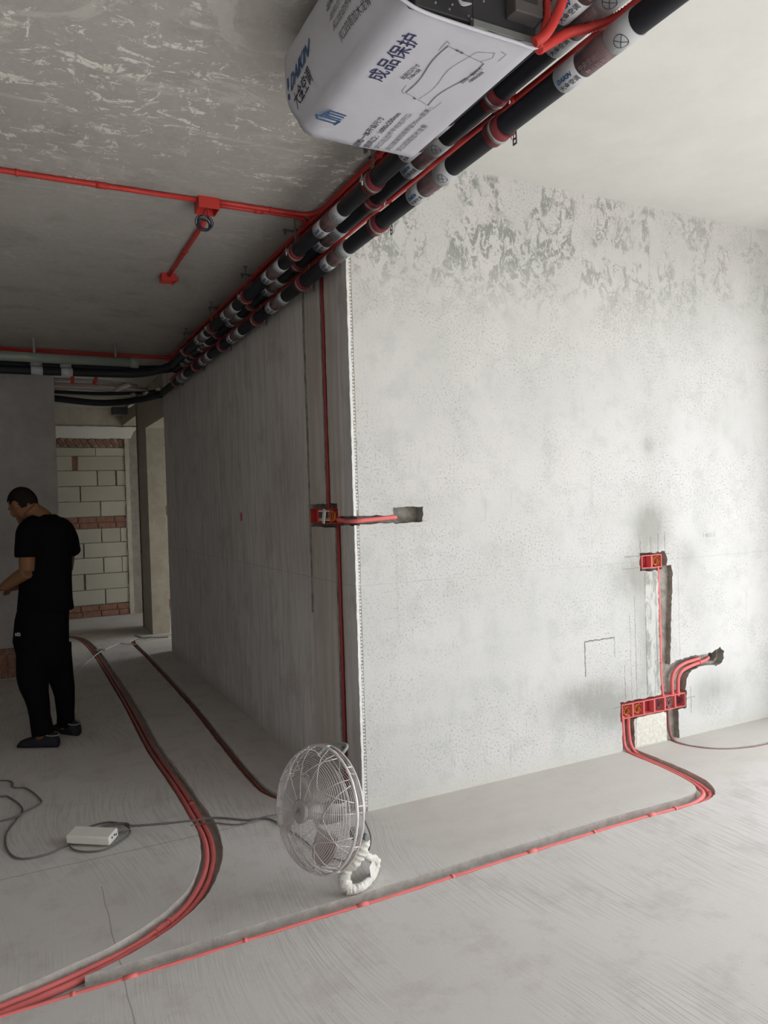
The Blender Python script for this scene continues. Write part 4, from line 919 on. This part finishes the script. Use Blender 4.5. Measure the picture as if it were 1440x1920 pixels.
tag(link('loose_cable', TB([(-2.1, 1.55, .012), (-1.573, 1.429, .005), (-1.507, 1.272, .005), (-1.443, 1.215, .005), (-1.38, .993, .005), (-1.399, .926, .005), (-1.456, .853, .012), (-1.491, .81, .014), (-1.567, .806, .005), (-1.9, .79, .005)], .0045, 8), CORD, None, True), 'dark cord with a kinked bend at the left edge of the floor', 'cord')
tag(link('loose_cable', TB([(-.34, .13, .005), (-.2, .12, .005), (-.42, .17, .014), (-.56, .17, .005), (-.66, .25, .004), (-.71, .30, -.01), (-.76, .28, .003)], .0030, 6), CORD, None, True), 'thin dark cord ending at the left floor chase behind the fan', 'cord')
tag(link('loose_cable', TB([(-.98, 4.2, .004), (-.9, 4.45, .004), (-.80, 4.75, .004), (-.70, 5.0, .012), (-.62, 5.2, .004), (-.50, 5.4, .004), (-.42, 5.5, .004), (-.3, 5.35, .004), (-.1, 5.4, .004), (.15, 5.45, .004)], .0055, 8), CORDW, None, True), 'thin pale cable lying across both corridor chases', 'cable')
tag(link('loose_cable', TB([(-.2, 5.95, .005), (-.14, 5.7, .006), (-.08, 5.6, .02), (-.0, 5.62, .006), (.12, 5.58, .006)], .0055, 8), CORD, None, True), 'short dark cable curled at the foot of the corridor pier', 'cable')
tag(link('mortar_lump', (lambda b: (bmesh.ops.create_icosphere(b, subdivisions=2, radius=.045, matrix=Matrix.Translation((-.655, 5.2, .005)) @ Matrix.Diagonal((1.3, 1.6, .35, 1))), b)[1])(bmesh.new()), MORTAR), 'small lump of mortar beside the left chase at the corridor end', 'debris')

# ================================================================== PERSON
OP = Vector((-1.3171, 2.0612, 0)); YAW = R(-26.63)
man = empty('person', OP, 'person in black t-shirt and trousers looking down at their hands', 'person', None, YAW)
def llink(name, bm, mat, parent, smooth=True): return link(name, bm, mat, parent, smooth, local=True)
def loft(bm, secs, n=20, cap=True):
    """secs: (x, y, z, rx, ry[, tiltx, tilty]) horizontal ellipses"""
    rings = []
    for s in secs:
        x, y, z_, rx, ry = s[:5]; tx = s[5] if len(s) > 5 else 0
        rings.append([bm.verts.new((x + rx * math.cos(2 * math.pi * k / n), y + ry * math.sin(2 * math.pi * k / n), z_ + tx * rx * math.cos(2 * math.pi * k / n))) for k in range(n)])
    for a, b in zip(rings[:-1], rings[1:]):
        for k in range(n): bm.faces.new((a[k], a[(k + 1) % n], b[(k + 1) % n], b[k]))
    if cap: bm.faces.new(rings[0][::-1]); bm.faces.new(rings[-1])
def limb(bm, pts, rads, n=12, sm=4):
    P = spline(pts, sm); rr = []
    for i in range(len(P)):
        t = i / (len(P) - 1) * (len(rads) - 1); k = min(int(t), len(rads) - 2); rr.append(rads[k] + (rads[k + 1] - rads[k]) * (t - k))
    tube(bm, P, rr, n)
def ball(bm, c, r, s=(1, 1, 1), rot=None, sub=3):
    m_ = Matrix.Translation(c) @ (rot.to_4x4() if rot else Matrix.Identity(4)) @ Matrix.Diagonal((*s, 1)); bmesh.ops.create_icosphere(bm, subdivisions=sub, radius=r, matrix=m_)
def fuse(o, vox, smooth=4):
    md = o.modifiers.new('r', 'REMESH'); md.mode = 'VOXEL'; md.voxel_size = vox; md.use_smooth_shade = True
    if smooth: s = o.modifiers.new('s', 'SMOOTH'); s.iterations = smooth; s.factor = .5
    dg = bpy.context.evaluated_depsgraph_get(); dg.update(); new = bpy.data.meshes.new_from_object(o.evaluated_get(dg)); o.modifiers.clear(); new.name = o.data.name; o.data = new
    for p in new.polygons: p.use_smooth = True
    return o
# head frame: HF forward, HL left, HU up (bowed, turned slightly away)
HC = Vector((-.088, .0, 1.553)); yaw_ = R(168); pit = R(33)
HF0 = Vector((math.cos(R(180) - R(22)), math.sin(R(180) - R(22)), 0)); HU0 = Vector((0, 0, 1))
HF = HF0 * math.cos(pit) - HU0 * math.sin(pit); HU = HU0 * math.cos(pit) + HF0 * math.sin(pit); HL = HU.cross(HF)
HM = Matrix((HF, HL, HU)).transposed()
def hp(f, l, u): return HC + HF * f + HL * l + HU * u
body = bmesh.new()
hd = bmesh.new(); bmesh.ops.create_icosphere(hd, subdivisions=4, radius=1)
for v in hd.verts:
    f, l, u = v.co; ff = f * .094; ll = l * .074; uu = u * .108
    if u < 0: k = 1 - .28 * (-u) ** 1.5; ll *= k; ff = ff * (1 - .25 * (-u) ** 2) + .020 * (-u)
    if f > .2 and u < .3: ff -= .004
    if f < 0: ff *= 1.04
    v.co = hp(ff, ll, uu)
body = joinbm(body, hd)
ball(body, hp(.072, 0, -.085), .026, (1, 1, .8), HM)                     # chin
limb(body, [hp(.086, 0, .012), hp(.103, 0, -.018), hp(.108, 0, -.030)], [.009, .012, .013], 8, 3)   # nose
for s in (-1, 1):
    ball(body, hp(.100, s * .009, -.034), .007, (1, 1, .8), HM, 2)
    ball(body, hp(.082, s * .030, .018), .016, (.6, 1.3, .5), HM, 2)      # brow
    ball(body, hp(.066, s * .045, -.03), .020, (.8, .8, 1), HM, 2)        # cheek
    ball(body, hp(-.004, s * .077, -.012), .020, (.85, .32, 1.5), HM, 2)  # ear
    ball(body, hp(.010, s * .075, -.034), .010, (.8, .5, 1), HM, 2)
ball(body, hp(.090, 0, -.056), .014, (.6, 1.5, .38), HM, 2); ball(body, hp(.088, 0, -.066), .014, (.6, 1.35, .4), HM, 2)   # lips
limb(body, [hp(-.030, 0, -.05), (-.012, 0, 1.495), (.040, 0, 1.455), (.066, 0, 1.40)], [.060, .058, .060, .070], 16)
loft(body, [(.066, 0, 1.44, .05, .06), (.066, 0, 1.41, .12, .09), (.062, 0, 1.34, .145, .105), (.05, 0, 1.18, .14, .10), (.04, 0, 1.02, .125, .095), (.03, 0, .92, .135, .11), (.01, 0, .80, .13, .12)])
EL = Vector((-.004, -.150, 1.125)); WL = Vector((-.190, -.085, 1.025)); ER = Vector((.09, .21, 1.10)); WR = Vector((-.150, .12, 1.01))
limb(body, [(.01, -.10, 1.39), (-.005, -.135, 1.26), EL], [.055, .052, .043], 14); limb(body, [EL, (EL + WL) / 2 + Vector((0, 0, .002)), WL], [.045, .040, .028], 14)
limb(body, [(.14, .08, 1.39), (.13, .15, 1.25), ER], [.050, .046, .040], 14); limb(body, [ER, (ER + WR) / 2, WR], [.040, .036, .026], 14)
limb(body, [(-.045, -.03, .80), (-.03, -.05, .45), (.02, -.10, .12), (.03, -.10, .07)], [.085, .058, .040, .036], 14)
limb(body, [(.06, .05, .80), (.075, .08, .42), (.07, .14, .10), (.07, .15, .06)], [.085, .055, .038, .034], 14)
def hand(bm, wr, d, up, side):
    """palm from wrist along d; four unequal curled fingers, thumb leaving the palm's side"""
    d = d.normalized(); up = (up - d * up.dot(d)).normalized(); sd = d.cross(up) * side
    for k in range(5): ball(bm, wr + d * (.018 + .016 * k), .022, (1, 1, 1), None, 2)
    for j, (off, L) in enumerate(((.028, .066), (.010, .074), (-.009, .068), (-.027, .054))):
        b0 = wr + d * .078 + sd * off; c1 = b0 + d * L * .42 - up * .006; c2 = c1 + d * L * .30 - up * L * .28; c3 = c2 - up * L * .26 + d * L * .02
        limb(bm, [wr + d * .05 + sd * off * .8, b0, c1, c2, c3], [.0105, .0095, .009, .008, .007], 8, 3)
        ball(bm, b0 + up * .002, .0105, (1, 1, 1), None, 2)
    a = wr + d * .028 + sd * .024; limb(bm, [a, a + sd * .022 + d * .018 - up * .006, a + sd * .026 + d * .042 - up * .014, a + sd * .018 + d * .058 - up * .022], [.013, .011, .010, .008], 8, 3)
hand(body, WL, Vector((-.95, .18, -.16)), Vector((0, -.3, 1)), 1)
hand(body, WR, Vector((-.97, -.10, -.12)), Vector((0, .3, 1)), -1)
bo = fuse(llink('body', body, SKIN, man), .0052, 3)
# eyes
for s in (-1, 1):
    b = bmesh.new(); ball(b, hp(.079, s * .030, -.001), .010, (.6, 1.2, .45), HM, 2); llink('eye', b, EYE, man)
hb = bmesh.new(); bmesh.ops.create_icosphere(hb, subdivisions=4, radius=1)
dead = []
for v in hb.verts:
    f, l, u = v.co.copy()
    if u < -.52 or (f > .25 and u < .42 + .25 * (f - .3)) or (f > -.25 and abs(l) > .6 and u < .04) or (f > .0 and u < .05): dead.append(v)
    nz = .002 * noise.noise(Vector((f * 12, l * 12, u * 12))); k = 1 - .28 * max(0, -u) ** 1.5
    v.co = hp(f * (.1005 + nz) * (1.04 if f < 0 else 1), l * .0805 * k, u * (.1145 + nz))
bmesh.ops.delete(hb, geom=dead, context='VERTS')
ho = llink('hair', hb, HAIR, man); sm2 = ho.modifiers.new('s', 'SOLIDIFY'); sm2.thickness = .008; sm2.offset = -1
# t-shirt
ts = bmesh.new()
loft(ts, [(.072, .0, 1.480, .050, .055), (.070, 0, 1.462, .085, .072, -.05), (.067, 0, 1.440, .128, .092, -.1), (.064, 0, 1.405, .152, .112, -.08), (.058, 0, 1.33, .160, .125), (.050, 0, 1.19, .158, .125), (.040, 0, 1.05, .162, .122), (.034, 0, .93, .170, .128), (.036, 0, .862, .178, .136, -.03)], 28)
limb(ts, [(.02, -.05, 1.425), (.0, -.115, 1.385), (-.008, -.140, 1.30), (-.009, -.150, 1.215)], [.062, .068, .068, .067], 16)
limb(ts, [(.12, .03, 1.41), (.138, .085, 1.375), (.148, .125, 1.30), (.150, .165, 1.215)], [.06, .064, .062, .060], 16)
for v in ts.verts:
    v.co += Vector((noise.noise(v.co * 9), noise.noise(v.co * 9 + Vector((3, 3, 3))), 0)) * .008
fuse(llink('t_shirt', ts, BLACK, man), .008, 3)
# trousers
tr_ = bmesh.new()
loft(tr_, [(.030, 0, .94, .150, .115), (.024, 0, .90, .155, .120), (.009, 0, .806, .166, .132), (-.003, 0, .668, .172, .135), (.002, .01, .56, .163, .118), (.012, .02, .50, .140, .09)], 28)
limb(tr_, [(-.040, -.03, .62), (-.040, -.045, .45), (-.012, -.075, .325), (.018, -.10, .21), (.034, -.10, .085)], [.105, .100, .078, .064, .064], 18)
limb(tr_, [(.065, .05, .62), (.080, .08, .42), (.089, .11, .28), (.078, .14, .14), (.071, .15, .065)], [.100, .080, .062, .056, .056], 18)
for v in tr_.verts:
    v.co += Vector((noise.noise(v.co * 8 + Vector((0, 0, 4))), noise.noise(v.co * 8 + Vector((3, 3, 3))), 0)) * .007
tro = fuse(llink('trousers', tr_, TROU, man), .008, 2)
lg = text_bm('niɔ', .036, (.93, -.30, 0), (0, 0, 1), (-.105, -.128, .725), .0008); bmesh.ops.translate(lg, verts=lg.verts, vec=(.012, -.028, 0)); llink('pocket_print', lg, LOGO, tro, False)
def shoe(pos, yaw, nm='shoe'):
    b = bmesh.new(); n = 9
    prof = [(-.085, .030, .030), (-.07, .040, .046), (-.03, .042, .050), (.02, .040, .044), (.07, .045, .036), (.12, .044, .030), (.16, .036, .022), (.178, .018, .012)]
    rings = []
    for x_, hw, ht in prof:
        rings.append([b.verts.new((x_, hw * math.cos(a), max(.0, ht + ht * .98 * math.sin(a)) )) for a in [2 * math.pi * k / 16 for k in range(16)]])
    for p, q in zip(rings[:-1], rings[1:]):
        for k in range(16): b.faces.new((p[k], p[(k + 1) % 16], q[(k + 1) % 16], q[k]))
    b.faces.new(rings[0][::-1]); b.faces.new(rings[-1])
    mx = Matrix.Translation(pos) @ Matrix.Rotation(yaw, 4, 'Z'); bmesh.ops.transform(b, matrix=mx, verts=b.verts)
    o = llink(nm, b, SHOE, man)
    c = bmesh.new(); tube(c, [mx @ Vector((-.045 + .045 * math.cos(a), .040 * math.sin(a), .085 + .006 * math.cos(a))) for a in [2 * math.pi * k / 18 for k in range(18)]], .0045, 6, True); llink('collar_edge', c, SOLE, o)
    return o
shoe(Vector((.045, -.10, 0)), R(180) - R(4)); shoe(Vector((.090, .155, 0)), R(180) - R(26))
for o in list(bpy.data.objects):       # small flat print stays joined
    if o.parent and ('lettering' in o.name or o.name.startswith('outlet_drawing')): o['kind'] = 'stuff'
